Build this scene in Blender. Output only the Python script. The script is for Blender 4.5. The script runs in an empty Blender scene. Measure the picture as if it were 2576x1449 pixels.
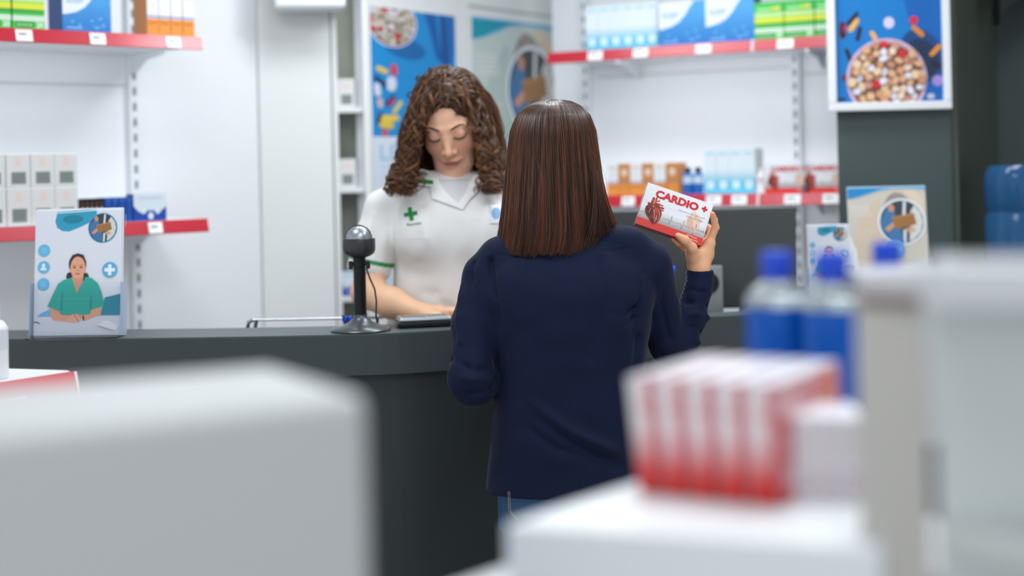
import bpy, bmesh, math, random
import numpy as np
from mathutils import Vector, Matrix
random.seed(7); np.random.seed(7)
sc = bpy.context.scene; COL = sc.collection
# ---------------- camera, light, exposure ----------------
FPX = 3578.0; PCX = 1288.0; PCY = 430.0; TH = 0.0233; CAMZ = 1.48
CT, ST = math.cos(TH), math.sin(TH)
cd = bpy.data.cameras.new('camera'); cam = bpy.data.objects.new('camera', cd); COL.objects.link(cam); sc.camera = cam
cd.sensor_fit = 'HORIZONTAL'; cd.sensor_width = 36.0; cd.lens = 36.0*FPX/2576.0
cd.shift_y = -(724.5-PCY)/2576.0; cd.clip_start = 0.05
cam.matrix_world = Matrix(((CT, ST, 0, 0), (0, 0, -1, 0), (-ST, CT, 0, CAMZ), (0, 0, 0, 1)))
cd.dof.use_dof = True; cd.dof.focus_distance = 3.10; cd.dof.aperture_fstop = 1.45
w = bpy.data.worlds.new('world'); sc.world = w; w.use_nodes = True
w.node_tree.nodes['Background'].inputs[0].default_value = (0.92, 0.96, 1.0, 1)
w.node_tree.nodes['Background'].inputs[1].default_value = 0.88
sc.view_settings.view_transform = 'Standard'; sc.view_settings.look = 'None'
sc.view_settings.gamma = 1.0; sc.view_settings.exposure = 0.16
def area(x, y, z, sx, sy, power, col=(0.93, 0.97, 1.0)):
    l = bpy.data.lights.new('ceiling_light_source', 'AREA'); l.shape = 'RECTANGLE'; l.size = sx; l.size_y = sy
    l.energy = power; l.color = col
    o = bpy.data.objects.new('ceiling_light_source', l); COL.objects.link(o); o.location = (x, y, z); return o
CEIL = 2.75
LIGHTS = [(-0.85, 2.9, .6, .6, 9.5), (0.45, 1.7, .6, .6, 15), (-0.2, 4.2, .9, .35, 12), (1.15, 3.0, .6, .6, 9), (0.55, 3.9, .6, .35, 14), (0.0, 0.6, .9, .9, 3)]
for (x, y, sx, sy, p) in LIGHTS: area(x, y, CEIL-0.03, sx, sy, p)

# ---------------- projection helpers ----------------
def ray(px, py):
    xi = (px-PCX)/FPX; yi = -(py-PCY)/FPX
    return Vector((xi*CT + yi*ST, 1.0, -xi*ST + yi*CT))
def P(px, py, d): r = ray(px, py); return Vector((r.x*d, d, CAMZ + r.z*d))
def on_plane(px, py, o, e):          # vertical plane through o along e (2D)
    r = ray(px, py); n = (-e[1], e[0]); t = (o[0]*n[0]+o[1]*n[1])/(r.x*n[0]+r.y*n[1])
    return Vector((r.x*t, t, CAMZ + r.z*t))
def on_z(px, py, z): r = ray(px, py); t = (z-CAMZ)/r.z; return Vector((r.x*t, t, z))

# ---------------- materials ----------------
def lin(c): return tuple(((v/255.0)/12.92 if v/255.0 <= 0.04045 else ((v/255.0+0.055)/1.055)**2.4) for v in c)
_M = {}
def mat(c, rough=0.55, metal=0.0, noise=0.0, bump=0.0, scale=60.0, trans=0.0, ior=1.45, spec=0.5, sss=0.0, coat=0.0, attr=None, nm=None, aniso=0.0):
    key = (tuple(c), rough, metal, noise, bump, scale, trans, ior, spec, sss, coat, attr)
    if key in _M: return _M[key]
    m = bpy.data.materials.new(nm or 'surface'); m.use_nodes = True; nt = m.node_tree; b = nt.nodes['Principled BSDF']
    L = lin(c)
    b.inputs['Base Color'].default_value = (*L, 1); b.inputs['Roughness'].default_value = rough
    b.inputs['Metallic'].default_value = metal; b.inputs['IOR'].default_value = ior
    b.inputs['Specular IOR Level'].default_value = spec
    if trans: b.inputs['Transmission Weight'].default_value = trans
    if coat: b.inputs['Coat Weight'].default_value = coat; b.inputs['Coat Roughness'].default_value = .15
    if sss:
        b.inputs['Subsurface Weight'].default_value = sss; b.inputs['Subsurface Radius'].default_value = (.012, .004, .002); b.inputs['Subsurface Scale'].default_value = 1.0
    if aniso: b.inputs['Anisotropic'].default_value = aniso
    if attr:
        a = nt.nodes.new('ShaderNodeAttribute'); a.attribute_name = attr; nt.links.new(a.outputs['Color'], b.inputs['Base Color'])
    if noise or bump:
        tc = nt.nodes.new('ShaderNodeTexCoord'); n = nt.nodes.new('ShaderNodeTexNoise'); n.inputs['Scale'].default_value = scale; n.inputs['Detail'].default_value = 4
        nt.links.new(tc.outputs['Object'], n.inputs['Vector'])
        if noise:
            mx = nt.nodes.new('ShaderNodeMixRGB'); mx.inputs[1].default_value = (*[v*(1-noise) for v in L], 1); mx.inputs[2].default_value = (*[min(1, v*(1+noise)) for v in L], 1)
            nt.links.new(n.outputs['Fac'], mx.inputs[0])
            if attr:
                mu = nt.nodes.new('ShaderNodeMixRGB'); mu.blend_type = 'MULTIPLY'; mu.inputs[0].default_value = 1; nt.links.new(a.outputs['Color'], mu.inputs[1]); nt.links.new(mx.outputs[0], mu.inputs[2]); nt.links.new(mu.outputs[0], b.inputs['Base Color'])
            else: nt.links.new(mx.outputs[0], b.inputs['Base Color'])
        if bump:
            bp = nt.nodes.new('ShaderNodeBump'); bp.inputs['Strength'].default_value = bump; bp.inputs['Distance'].default_value = 0.002
            nt.links.new(n.outputs['Fac'], bp.inputs['Height']); nt.links.new(bp.outputs[0], b.inputs['Normal'])
    _M[key] = m; return m
def gradient_mat(c0, c1, z0, z1, rough=.4):      # print whose colour changes with object-space height
    key = ('g', tuple(c0), tuple(c1), z0, z1)
    if key in _M: return _M[key]
    m = bpy.data.materials.new('printed_gradient'); m.use_nodes = True; nt = m.node_tree; b = nt.nodes['Principled BSDF']; b.inputs['Roughness'].default_value = rough
    tc = nt.nodes.new('ShaderNodeTexCoord'); sp = nt.nodes.new('ShaderNodeSeparateXYZ'); mr = nt.nodes.new('ShaderNodeMapRange'); mx = nt.nodes.new('ShaderNodeMixRGB')
    nt.links.new(tc.outputs['Object'], sp.inputs[0]); nt.links.new(sp.outputs['Z'], mr.inputs[0]); mr.inputs[1].default_value = z0; mr.inputs[2].default_value = z1
    nt.links.new(mr.outputs[0], mx.inputs[0]); mx.inputs[1].default_value = (*lin(c0), 1); mx.inputs[2].default_value = (*lin(c1), 1); nt.links.new(mx.outputs[0], b.inputs['Base Color'])
    _M[key] = m; return m

# ---------------- mesh builder ----------------
class MB:
    def __init__(s): s.v = []; s.f = []; s.m = []; s.mats = []; s.sm = []
    def slot(s, m):
        if m not in s.mats: s.mats.append(m)
        return s.mats.index(m)
    def add(s, vs, fs, m, smooth=False):
        k = len(s.v); s.v += [tuple(v) for v in vs]; i = s.slot(m)
        for f in fs: s.f.append(tuple(k+a for a in f)); s.m.append(i); s.sm.append(smooth)
    def box(s, c, size, m, bevel=0.0, R=None, top=None, seg=2):
        bm = bmesh.new(); bmesh.ops.create_cube(bm, size=1.0)
        for v in bm.verts:
            v.co = Vector((v.co.x*size[0], v.co.y*size[1], v.co.z*size[2]))
            if top and v.co.z > 0: v.co.x *= top[0]; v.co.y *= top[1]
        if bevel: bmesh.ops.bevel(bm, geom=list(bm.edges), offset=bevel, segments=seg, profile=.5, affect='EDGES')
        c = Vector(c); vs = [(R @ v.co if R else v.co)+c for v in bm.verts]
        bm.verts.index_update(); s.add(vs, [[v.index for v in f.verts] for f in bm.faces], m); bm.free()
    def hexa(s, p8, m):                 # 4 bottom + 4 top points
        s.add(p8, [(0, 3, 2, 1), (4, 5, 6, 7), (0, 1, 5, 4), (1, 2, 6, 5), (2, 3, 7, 6), (3, 0, 4, 7)], m)
    def prism(s, pts, z0, z1, m, bevel=0.0):
        bm = bmesh.new(); a = [bm.verts.new((p[0], p[1], z0)) for p in pts]; b = [bm.verts.new((p[0], p[1], z1)) for p in pts]; n = len(pts)
        bm.faces.new(a[::-1]); bm.faces.new(b)
        for i in range(n): bm.faces.new((a[i], a[(i+1) % n], b[(i+1) % n], b[i]))
        bmesh.ops.recalc_face_normals(bm, faces=bm.faces)
        if bevel: bmesh.ops.bevel(bm, geom=list(bm.edges), offset=bevel, segments=3, profile=.5, affect='EDGES')
        bm.verts.index_update(); s.add([v.co.copy() for v in bm.verts], [[v.index for v in f.verts] for f in bm.faces], m); bm.free()
    def tube(s, path, r, m, n=10, caps=True, smooth=True):
        path = [Vector(p) for p in path]; vs = []; fs = []; up = None
        for i, p in enumerate(path):
            t = (path[min(i+1, len(path)-1)]-path[max(i-1, 0)]).normalized()
            if up is None: up = t.orthogonal().normalized()
            up = (up - t*up.dot(t)).normalized(); b = t.cross(up); rr = r[i] if isinstance(r, (list, tuple)) else r
            for k in range(n): a = 2*math.pi*k/n; vs.append(p+up*(rr*math.cos(a))+b*(rr*math.sin(a)))
        for i in range(len(path)-1):
            for k in range(n): k2 = (k+1) % n; fs.append((i*n+k, i*n+k2, (i+1)*n+k2, (i+1)*n+k))
        s.add(vs, fs, m, smooth)
        if caps: s.add(vs[:n][::-1], [tuple(range(n))], m); s.add(vs[-n:], [tuple(range(n))], m)
    def lathe(s, prof, c, m, n=32, R=None, smooth=True):
        vs = []; fs = []; c = Vector(c)
        for (r, z) in prof:
            for k in range(n):
                a = 2*math.pi*k/n; v = Vector((r*math.cos(a), r*math.sin(a), z)); vs.append((R @ v if R else v)+c)
        for i in range(len(prof)-1):
            for k in range(n): k2 = (k+1) % n; fs.append((i*n+k, i*n+k2, (i+1)*n+k2, (i+1)*n+k))
        fs.append(tuple(range(n))[::-1]); fs.append(tuple((len(prof)-1)*n+k for k in range(n)))
        s.add(vs, fs, m, smooth)
    def build(s, name, parent=None, loc=None):
        me = bpy.data.meshes.new(name); me.from_pydata(s.v, [], s.f); me.update()
        for m in s.mats: me.materials.append(m)
        me.polygons.foreach_set('material_index', s.m); me.polygons.foreach_set('use_smooth', s.sm); me.update()
        if any(s.sm):
            try: me.set_sharp_from_angle(angle=math.radians(50))
            except Exception: pass
        return link(name, me, parent, loc)
def link(name, me, parent=None, loc=None):
    o = bpy.data.objects.new(name, me); COL.objects.link(o)
    if parent: o.parent = parent
    if loc is not None: o.location = loc
    return o
def tag(o, label=None, cat=None, group=None, kind=None):
    if label: o['label'] = label
    if cat: o['category'] = cat
    if group: o['group'] = group
    if kind: o['kind'] = kind
    return o
def empty(name, loc, R=None):
    o = bpy.data.objects.new(name, None); COL.objects.link(o); o.empty_display_size = .05
    o.matrix_world = Matrix.Translation(Vector(loc)) @ (R.to_4x4() if R else Matrix.Identity(4)); return o
def dup(root, loc, R=None):
    r = root.copy(); COL.objects.link(r); r.matrix_world = Matrix.Translation(Vector(loc)) @ (R.to_4x4() if R else Matrix.Identity(4))
    for ch in list(root.children):
        c = ch.copy(); COL.objects.link(c); c.parent = r; c.matrix_parent_inverse = ch.matrix_parent_inverse.copy()
        for g in list(ch.children): d = g.copy(); COL.objects.link(d); d.parent = c
    return r
def Rz(e):      # rotation whose local x axis runs along the 2D direction e
    e = Vector((e[0], e[1], 0)).normalized(); return Matrix(((e.x, -e.y, 0), (e.y, e.x, 0), (0, 0, 1)))

# ---------------- flat printed artwork ----------------
_G = {}
def glyphs(txt, bold):
    k = (txt, bold)
    if k in _G: return _G[k]
    c = bpy.data.curves.new('lettering', 'FONT'); c.body = txt; c.offset = bold; c.resolution_u = 3; c.fill_mode = 'FRONT'
    o = bpy.data.objects.new('lettering', c); COL.objects.link(o)
    me = bpy.data.meshes.new_from_object(o.evaluated_get(bpy.context.evaluated_depsgraph_get()))
    vs = [(v.co.x, v.co.y) for v in me.vertices]; fs = [tuple(p.vertices) for p in me.polygons]
    COL.objects.unlink(o); bpy.data.objects.remove(o); bpy.data.curves.remove(c); bpy.data.meshes.remove(me)
    xs = [v[0] for v in vs]; x0, x1 = min(xs), max(xs); _G[k] = ([(x-x0, y) for x, y in vs], fs, x1-x0); return _G[k]
def clip(pts, r):
    for ax, lim, sg in ((0, r[0], 1), (0, r[2], -1), (1, r[1], 1), (1, r[3], -1)):
        out = []
        for i in range(len(pts)):
            a, b = pts[i-1], pts[i]; ia = (a[ax]-lim)*sg >= 0; ib = (b[ax]-lim)*sg >= 0
            if ia != ib:
                t = (lim-a[ax])/(b[ax]-a[ax]); out.append((a[0]+(b[0]-a[0])*t, a[1]+(b[1]-a[1])*t))
            if ib: out.append(b)
        pts = out
        if len(pts) < 3: return []
    return pts
class Art:      # o: top-left corner, u right, v down (world vectors per drawing unit)
    def __init__(s, mb, o, u, v, W, H, step=.00006, rough=.45, coat=0.0):
        s.mb = mb; s.o = Vector(o); s.u = Vector(u); s.v = Vector(v); s.n = s.v.cross(s.u).normalized(); s.k = 1; s.step = step
        s.r = (0, 0, W, H); s.rough = rough; s.coat = coat
    def put(s, pts, faces, c):
        m = c if isinstance(c, bpy.types.Material) else mat(c, s.rough, coat=s.coat)
        s.mb.add([s.o+s.u*x+s.v*y+s.n*(s.k*s.step) for x, y in pts], faces, m); s.k += 1
    def poly(s, pts, c):
        p = clip([tuple(q) for q in pts], s.r)
        if p: s.put(p, [tuple(range(len(p)))], c)
    def rect(s, x0, y0, x1, y1, c): s.poly([(x0, y0), (x0, y1), (x1, y1), (x1, y0)], c)
    def ell(s, cx, cy, rx, ry, c, rot=0, n=28):
        cr, sr = math.cos(math.radians(rot)), math.sin(math.radians(rot))
        s.poly([(cx+rx*math.cos(a)*cr-ry*math.sin(a)*sr, cy+rx*math.cos(a)*sr+ry*math.sin(a)*cr) for a in [-2*math.pi*i/n for i in range(n)]], c)
    def cap(s, x0, y0, x1, y1, r, c):
        a = math.atan2(y1-y0, x1-x0); p = [(x1+r*math.cos(a-math.pi/2+math.pi*i/8), y1+r*math.sin(a-math.pi/2+math.pi*i/8)) for i in range(9)]
        p += [(x0+r*math.cos(a+math.pi/2+math.pi*i/8), y0+r*math.sin(a+math.pi/2+math.pi*i/8)) for i in range(9)]; s.poly(p[::-1], c)
    def line(s, pts, wd, c):
        for (a, b) in zip(pts, pts[1:]):
            dx, dy = b[0]-a[0], b[1]-a[1]; L = math.hypot(dx, dy) or 1; nx, ny = -dy/L*wd/2, dx/L*wd/2
            s.poly([(a[0]+nx, a[1]+ny), (b[0]+nx, b[1]+ny), (b[0]-nx, b[1]-ny), (a[0]-nx, a[1]-ny)], c); s.k -= 1
        s.k += 1
    def text(s, t, x, y, h, c, bold=0.0, width=None):     # (x,y) baseline left; h cap height
        vs, fs, w_ = glyphs(t, bold); k = h/.70; kx = (width/w_) if width else k
        s.put([(x+a*kx, y-b*k) for a, b in vs], fs, c)
# =============== SETTING ===============
WHITE = mat((226, 229, 233), .45, nm='white_paint', noise=.015, scale=8)
WALLW = mat((228, 231, 236), .5, nm='wall_paint', noise=.012, scale=5)
SHELFW = mat((222, 226, 230), .35, nm='white_enamel')
RED = mat((188, 22, 48), .3, nm='red_price_strip', coat=.3)
SLOT = mat((112, 124, 128), .7, nm='slot_shadow_steel')
CHARC = mat((54, 62, 65), .5, noise=.04, bump=.05, scale=220, nm='charcoal_laminate')
CHARC2 = mat((41, 48, 51), .5, noise=.04, bump=.05, scale=220, nm='charcoal_panel')
PILLAR = mat((66, 78, 79), .6, noise=.03, scale=40, nm='pillar_paint')
OLIVE = mat((74, 82, 74), .65, noise=.03, scale=20, nm='olive_grey_paint')
CHROME = mat((200, 205, 210), .18, metal=1.0, nm='chrome')
CLEAR = mat((250, 252, 254), .04, trans=1.0, ior=1.12, nm='clear_acrylic')
BLACKP = mat((22, 24, 27), .4, nm='black_plastic')

def struct(o): o['kind'] = 'structure'; return o
def wallseg(name, a, b, m, z0=0, z1=CEIL, th=.1, side=1):
    a = Vector(a); b = Vector(b); e = (b-a).normalized(); n = Vector((-e.y, e.x))*th*side
    mb = MB(); mb.prism([a, b, b+n, a+n], z0, z1, m); return struct(mb.build(name))
FLOOR_M = mat((186, 182, 174), .35, noise=.05, scale=3, nm='floor_tile')
mb = MB(); mb.box((0, 3.0, -.05), (7, 7.6, .1), FLOOR_M); struct(mb.build('floor'))
mb = MB(); mb.box((0, 3.0, CEIL+.05), (7, 7.6, .1), mat((225, 226, 224), .8, nm='ceiling_paint')); struct(mb.build('ceiling'))
EL = Vector((.752, .659)); NL = Vector((-.659, .752))         # left shelving runs along EL
FL = Vector((-.945, 4.36)); BL = FL+NL*.4                     # its right end: front and back corner
P0 = Vector((-.88, 4.95)); E2 = Vector((.9916, .1289)); N2 = Vector((-E2.y, E2.x)); P3 = Vector((-.503, 5.0)); E3 = Vector((.5736, .8192)); N3 = Vector((-.8192, .5736))   # cupboard run, poster partition
CORN = Vector((.193, 5.686))
ER = Vector((.893, -.450)).normalized(); NR = Vector((-ER.y, ER.x))
FR = Vector((.145, 5.26)); BR = FR+NR*.4
wallseg('wall_left', BL-EL*1.9, BL, WALLW, th=.12)
wallseg('wall_back', BL, P0, WALLW, th=.12)
wallseg('wall_back_left', (-1.05, 5.34), (-.54, 5.40), WALLW, th=.1); wallseg('wall_back_right', (-.54, 5.40), (.14, 6.37), WALLW, th=.1); wallseg('wall_corner', (.14, 6.37), (.75, 6.2), WALLW, th=.1)
wallseg('wall_right_back', CORN-ER*.02, CORN+ER*1.55, WALLW, th=.12)
wallseg('wall_right', (1.62, 4.97), (3.3, 4.6), PILLAR, th=.1)
wallseg('wall_side', (3.3, 4.7), (3.3, 1.2), WALLW, th=.1)
# ceiling lamps
mb = MB()
LAMPM = bpy.data.materials.new('lamp_diffuser'); LAMPM.use_nodes = True
LAMPM.node_tree.nodes['Principled BSDF'].inputs['Emission Color'].default_value = (.95, .98, 1, 1); LAMPM.node_tree.nodes['Principled BSDF'].inputs['Emission Strength'].default_value = 2.5
for i, (x, y, sx, sy, p) in enumerate(LIGHTS):
    t = empty('ceiling_light', (x, y, CEIL)); mb = MB(); mb.box((0, 0, -.008), (sx+.05, sy+.05, .014), WHITE, .002); mb.build('frame', t)
    mb = MB(); mb.box((0, 0, -.018), (sx, sy, .006), LAMPM); mb.build('diffuser', t)
    tag(t, ['square ceiling light panel above the left of the counter', 'square ceiling light panel above the customer', 'narrow ceiling light panel near the poster cupboard', 'square ceiling light panel above the computer monitor', 'narrow ceiling light panel near the right wall shelves', 'large ceiling light panel above the shop floor in front'][i], 'ceiling light', 'ceiling light panels')

# slotted uprights
def upright(px, plane_o, e, z0=0.0, z1=2.3, label='', y=300):
    b = on_plane(px, y, plane_o, e); R = Rz(e); t = MB()
    t.box((0, -.012, (z0+z1)/2), (.034, .024, z1-z0), SHELFW, .002)
    z = z0+.05
    while z < z1-.03:
        t.box((0, -.0245, z), (.010, .002, .026), SLOT); z += .0505
    o = t.build('slotted_upright'); o.matrix_world = Matrix.Translation((b.x, b.y, 0)) @ R.to_4x4(); return tag(o, label, 'shelf upright')
upright(331, BL-EL*.03, EL, label='slotted white upright at the right end of the left wall shelving')
upright(1480, BR-NR*0.0, ER, label='slotted white upright behind the left end of the right wall shelves')
upright(2006, BR-NR*0.0, ER, label='slotted white upright behind the right part of the right wall shelves')
# faint panel joints on the back boards
def joint(px0, px1, py, o, e, name):
    a = on_plane(px0, py, o, e); b = on_plane(px1, py, o, e); z = a.z; t = MB(); n = Vector((-e[1], e[0]))*-.003
    t.hexa([(a.x, a.y, z-.004), (b.x, b.y, z-.004), (b.x+n.x, b.y+n.y, z-.004), (a.x+n.x, a.y+n.y, z-.004), (a.x, a.y, z+.004), (b.x, b.y, z+.004), (b.x+n.x, b.y+n.y, z+.004), (a.x+n.x, a.y+n.y, z+.004)], mat((198, 204, 208), .5)); return struct(t.build(name))
joint(-40, 314, 207, BL, EL, 'trim_1'); joint(1505, 1990, 195, BR, ER, 'trim_2'); joint(2020, 2120, 186, BR, ER, 'trim_3')

# wall shelves: board, red price strip, labels, brackets
def shelf(corner, e, n, x0, x1, ztop, tags, brackets, label, depth=.4, seams=(), strip_w=0, strip_x=(0, 1)):
    """corner: front line point, x0..x1 metres along e; front strip below the board"""
    R = Rz(e); o = empty('wall_shelf', (corner.x, corner.y, ztop), R)
    t = MB(); t.box(((x0+x1)/2, depth/2-.002, -.013), (x1-x0, depth-.008, .026), SHELFW, .002); t.build('shelf_board', o)
    t = MB(); Rt = Matrix.Rotation(math.radians(-14), 3, 'X'); t.box(((x0+x1)/2, -.006, -.020), (x1-x0, .005, .042), RED, .0015, R=Rt); ps = t.build('price_strip', o); ps['label'] = 'red plastic price strip'
    for sx in seams:
        t = MB(); t.box((sx, -.0085, -.020), (.007, .005, .043), SHELFW, R=Rt); t.build('strip_end_cap', o)
    for (tx, wd) in tags:
        t = MB(); t.box((tx, -.0105, -.0205), (wd, .002, .034), mat((236, 238, 240), .4), R=Rt)
        for k, (dx, ww) in enumerate(((-.1, .45), (.05, .55))): t.box((tx+dx*wd, -.0122, -.016-.009*k), (wd*ww, .0008, .004), mat((120, 125, 130), .5), R=Rt)
        pl = t.build('price_label', o); pl['label'] = 'white price label'
    for bx in brackets:
        t = MB(); pts = [(depth-.01, -.026), (depth-.01, -.085), (depth-.05, -.085), (depth-.12, -.050), (depth-.24, -.040), (depth-.24, -.026)]
        vs = [(bx-.003, y, z) for y, z in pts]+[(bx+.003, y, z) for y, z in pts]; q = len(pts)
        t.add(vs, [tuple(range(q)), tuple(range(2*q-1, q-1, -1))]+[(i, i+q, (i+1) % q+q, (i+1) % q) for i in range(q)], SHELFW); t.build('shelf_bracket', o)
    if strip_w:      # unseen light strip added under the front edge to brighten the back board
        x0v, x1v = strip_x; LS = bpy.data.materials.get('added_strip_diffuser') or LAMPM.copy(); LS.name = 'added_strip_diffuser'
        t = MB(); t.box(((x0v+x1v)/2, .030, -.031), (x1v-x0v, .014, .008), LS, .001); t.build('added_light_strip', o)
        l = bpy.data.lights.new('added_shelf_light', 'AREA'); l.shape = 'RECTANGLE'; l.size = x1v-x0v; l.size_y = .03; l.energy = strip_w; l.color = (.94, .97, 1)
        lo_ = bpy.data.objects.new('added_shelf_light', l); COL.objects.link(lo_)
        lo_.matrix_world = o.matrix_world @ Matrix.Translation(((x0v+x1v)/2, .040, -.045)) @ Matrix.Rotation(math.radians(38), 4, 'X')
    return tag(o, label, 'shelf')
def along(px, py, o, e):
    p = on_plane(px, py, o, e); return (Vector((p.x, p.y))-o).dot(e)
ZT, ZL = 1.912, 1.382
zt_l, zl_l = CAMZ+.094*4.36+.022, CAMZ-.0335*4.36+.022
sL = lambda px, py: along(px, py, FL, EL); sR = lambda px, py: along(px, py, FR, ER)
shelf(FL, EL, NL, sL(-120, 90), 0, zt_l, [(sL(57, 95), .048), (sL(242, 100), .048), (sL(432, 108), .048)], [-.04], 'upper left wall shelf with red price strip, under green and blue cartons', strip_w=.65, strip_x=(-.95, -.05))
shelf(FL, EL, NL, sL(-120, 590), sL(521, 560), zl_l, [(sL(387, 565), .045)], [-.04], 'lower left wall shelf with red price strip, behind the left leaflet holder', strip_w=.3, strip_x=(-.95, -.05))
shelf(FR, ER, NR, sR(1379, 140), sR(2240, 100), ZT, [(sR(p, 125), .058) for p in (1500, 1614, 1772, 1978)], [sR(1497, 190)+.02, sR(2000, 140)], 'upper right wall shelf with red price strip, above the customer', seams=(sR(1895, 120),), strip_w=1.15, strip_x=(.1, 1.05))
shelf(FR, ER, NR, sR(1379, 505), sR(2240, 495), ZL, [(sR(p, 505), wd) for p, wd in ((1583, .05), (1798, .055), (1862, .055), (1996, .058), (2092, .055))], [sR(1497, 540)+.02, sR(2000, 540)], 'lower right wall shelf with red price strip, behind the held red box', seams=(sR(1909, 500),), strip_w=.8, strip_x=(.1, 1.05))

# ---- cupboard run along E2 ----
def l2(px, py=300): p = on_plane(px, py, P0, E2); return (Vector((p.x, p.y))-P0).dot(E2)
def zz(px, py, o=P0, e=E2): return on_plane(px, py, o, e).z
R2 = Rz(E2)
CREAM = mat((222, 225, 226), .4, nm='cream_white_board'); INNER = mat((204, 208, 194), .6, nm='beige_board')
def frame2(name, label, cat): o = empty(name, (P0.x, P0.y, 0), R2); return tag(o, label, cat)
x835, x850, x925 = l2(838), l2(848), l2(926)
o = frame2('tall_cupboard', 'plain tall white cupboard left of the narrow open shelf unit', 'cupboard')
t = MB(); t.box((x835/2, .17, 1.2), (x835-.004, .34, 2.4), WALLW, .003); t.build('body', o)
t = MB(); t.box((x835/2+.001, -.006, 1.2), (x835-.012, .012, 2.36), CREAM, .002); t.build('door', o)
o = frame2('open_shelf_unit', 'narrow open white shelf unit with beige back, left of the blue poster', 'shelf unit')
t = MB(); t.box(((x835+x925)/2, .19, 1.2), (x925-x835, .012, 2.4), INNER); t.build('back_board', o)
for xx in (x835+.009, x925-.006):
    t = MB(); t.box((xx, .09, 1.2), (.018, .21, 2.4), CREAM, .0015); t.build('side_board', o)
SHZ = [zz(885, 270), zz(885, 472), zz(885, 746), .55, .12, 2.28]
for z in SHZ:
    t = MB(); t.box(((x835+x925)/2+.001, .09, z-.009), (x925-x835-.03, .18, .018), CREAM, .0015); t.build('shelf_board', o)
def l3(px, py=300): p = on_plane(px, py, P3, E3); return (Vector((p.x, p.y))-P3).dot(E3)
R3 = Rz(E3); y0_, y1_, y2_ = l3(929), l3(1163), l3(1411)
o = tag(empty('poster_partition', (P3.x, P3.y, 0), R3), 'white panelled partition behind the pharmacist carrying two posters', 'partition')
t = MB(); t.box(((y0_+y2_)/2+.02, .042, 1.25), (y2_-y0_+.03, .05, 2.5), WALLW, .003); t.build('body', o)
for (a, b) in ((y0_+.004, y1_-.003), (y1_+.003, y2_+.02)):
    t = MB(); t.box(((a+b)/2, .008, 1.2), (b-a, .018, 2.36), CREAM, .003); d = t.build('door', o)
t = MB(); GR = mat((170, 182, 178), .5)
for (a, b, c, d_) in ((y1_+.05, y2_-.004, 2.118, 2.128), (y2_-.014, y2_-.004, .3, 2.128)): t.box(((a+b)/2, -.0025, (c+d_)/2), (b-a, .003, d_-c), GR)
t.build('door_edging', o)
# wall mounted unit at the top edge
a = on_plane(690, 20, P0-N2*.18, E2); b = on_plane(870, 25, P0-N2*.18, E2); L = (b-a).xy.length
t = MB(); t.box((L/2, .075, .13), (L, .15, .26), mat((226, 230, 233), .35), .012); t.box((L/2, -.002, .05), (L-.03, .004, .012), mat((150, 156, 160), .6))
o = t.build('air_conditioner'); o.matrix_world = Matrix.Translation((a.x, a.y, a.z)) @ R2.to_4x4(); tag(o, 'white wall unit above the tall cupboard, cut off by the top of the picture', 'wall unit')

# ---- dark pillar and recess ----
t = MB(); t.prism([(1.02, 4.45), (1.375, 4.45), (1.375, 4.72), (1.088, 4.72)], 0, CEIL, PILLAR); struct(t.build('wall_pillar'))
t = MB(); t.prism([(1.377, 4.47), (1.40, 4.46), (1.66, 4.86), (1.66, 4.98), (1.377, 4.82)], 0, CEIL, OLIVE); struct(t.build('wall_recess'))
# arch over the cooler niche
t = MB(); DK = mat((38, 42, 42), .8, nm='niche_lintel'); prof = []
c0 = P(2496, 90, 4.62)
pts = [(1.60, 2.75), (1.60, 1.95)]
for i in range(9): a = math.pi/2*i/8; pts.append((1.60+.16*(1-math.cos(a)), 1.92+.10*math.sin(a)+.0))
pts += [(2.6, 2.03), (2.6, 2.75)]
vs = [(x, 4.63, z) for x, z in pts]+[(x, 4.70, z) for x, z in pts]; q = len(pts)
t.add(vs, [tuple(range(q))[::-1], tuple(range(q, 2*q))]+[(i, (i+1) % q, (i+1) % q+q, i+q) for i in range(q)], DK); struct(t.build('trim_5'))

# ---- counter ----
TOPM = mat((72, 82, 85), .42, noise=.05, bump=.08, scale=160, nm='worn_counter_top')
HC = 1.10
front = [(-1.55, 3.50), (-1.23, 3.455), (-.8, 3.40), (-.365, 3.385), (-.14, 3.44), (.19, 3.53), (.565, 3.615), (.80, 3.70), (1.0, 3.83), (1.2, 4.02), (1.36, 4.30)]
def smooth2(pts, n=6):
    out = []
    for i in range(len(pts)-1):
        p = [Vector(pts[max(0, min(len(pts)-1, j))]) for j in (i-1, i, i+1, i+2)]
        for k in range(n):
            u = k/n; out.append(.5*((2*p[1])+(p[2]-p[0])*u+(2*p[0]-5*p[1]+4*p[2]-p[3])*u*u+(3*p[1]-p[0]-3*p[2]+p[3])*u**3))
    out.append(Vector(pts[-1])); return out
fr = smooth2(front)
inner = []
for i, p in enumerate(fr):
    e = (fr[min(i+1, len(fr)-1)]-fr[max(i-1, 0)]).normalized(); wd = (.20-.11*max(0, min(1, (p.x-.1)/.4))) if p.x < .62 else .09+min(.39, (p.x-.62)*1.3)
    q = p+Vector((-e.y, e.x))*wd; q.y = min(q.y, 4.42); inner.append(q)
o = tag(empty('sales_counter', (0, 3.5, 0)), 'long curved charcoal sales counter between the pharmacist and the customer', 'counter')
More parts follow.
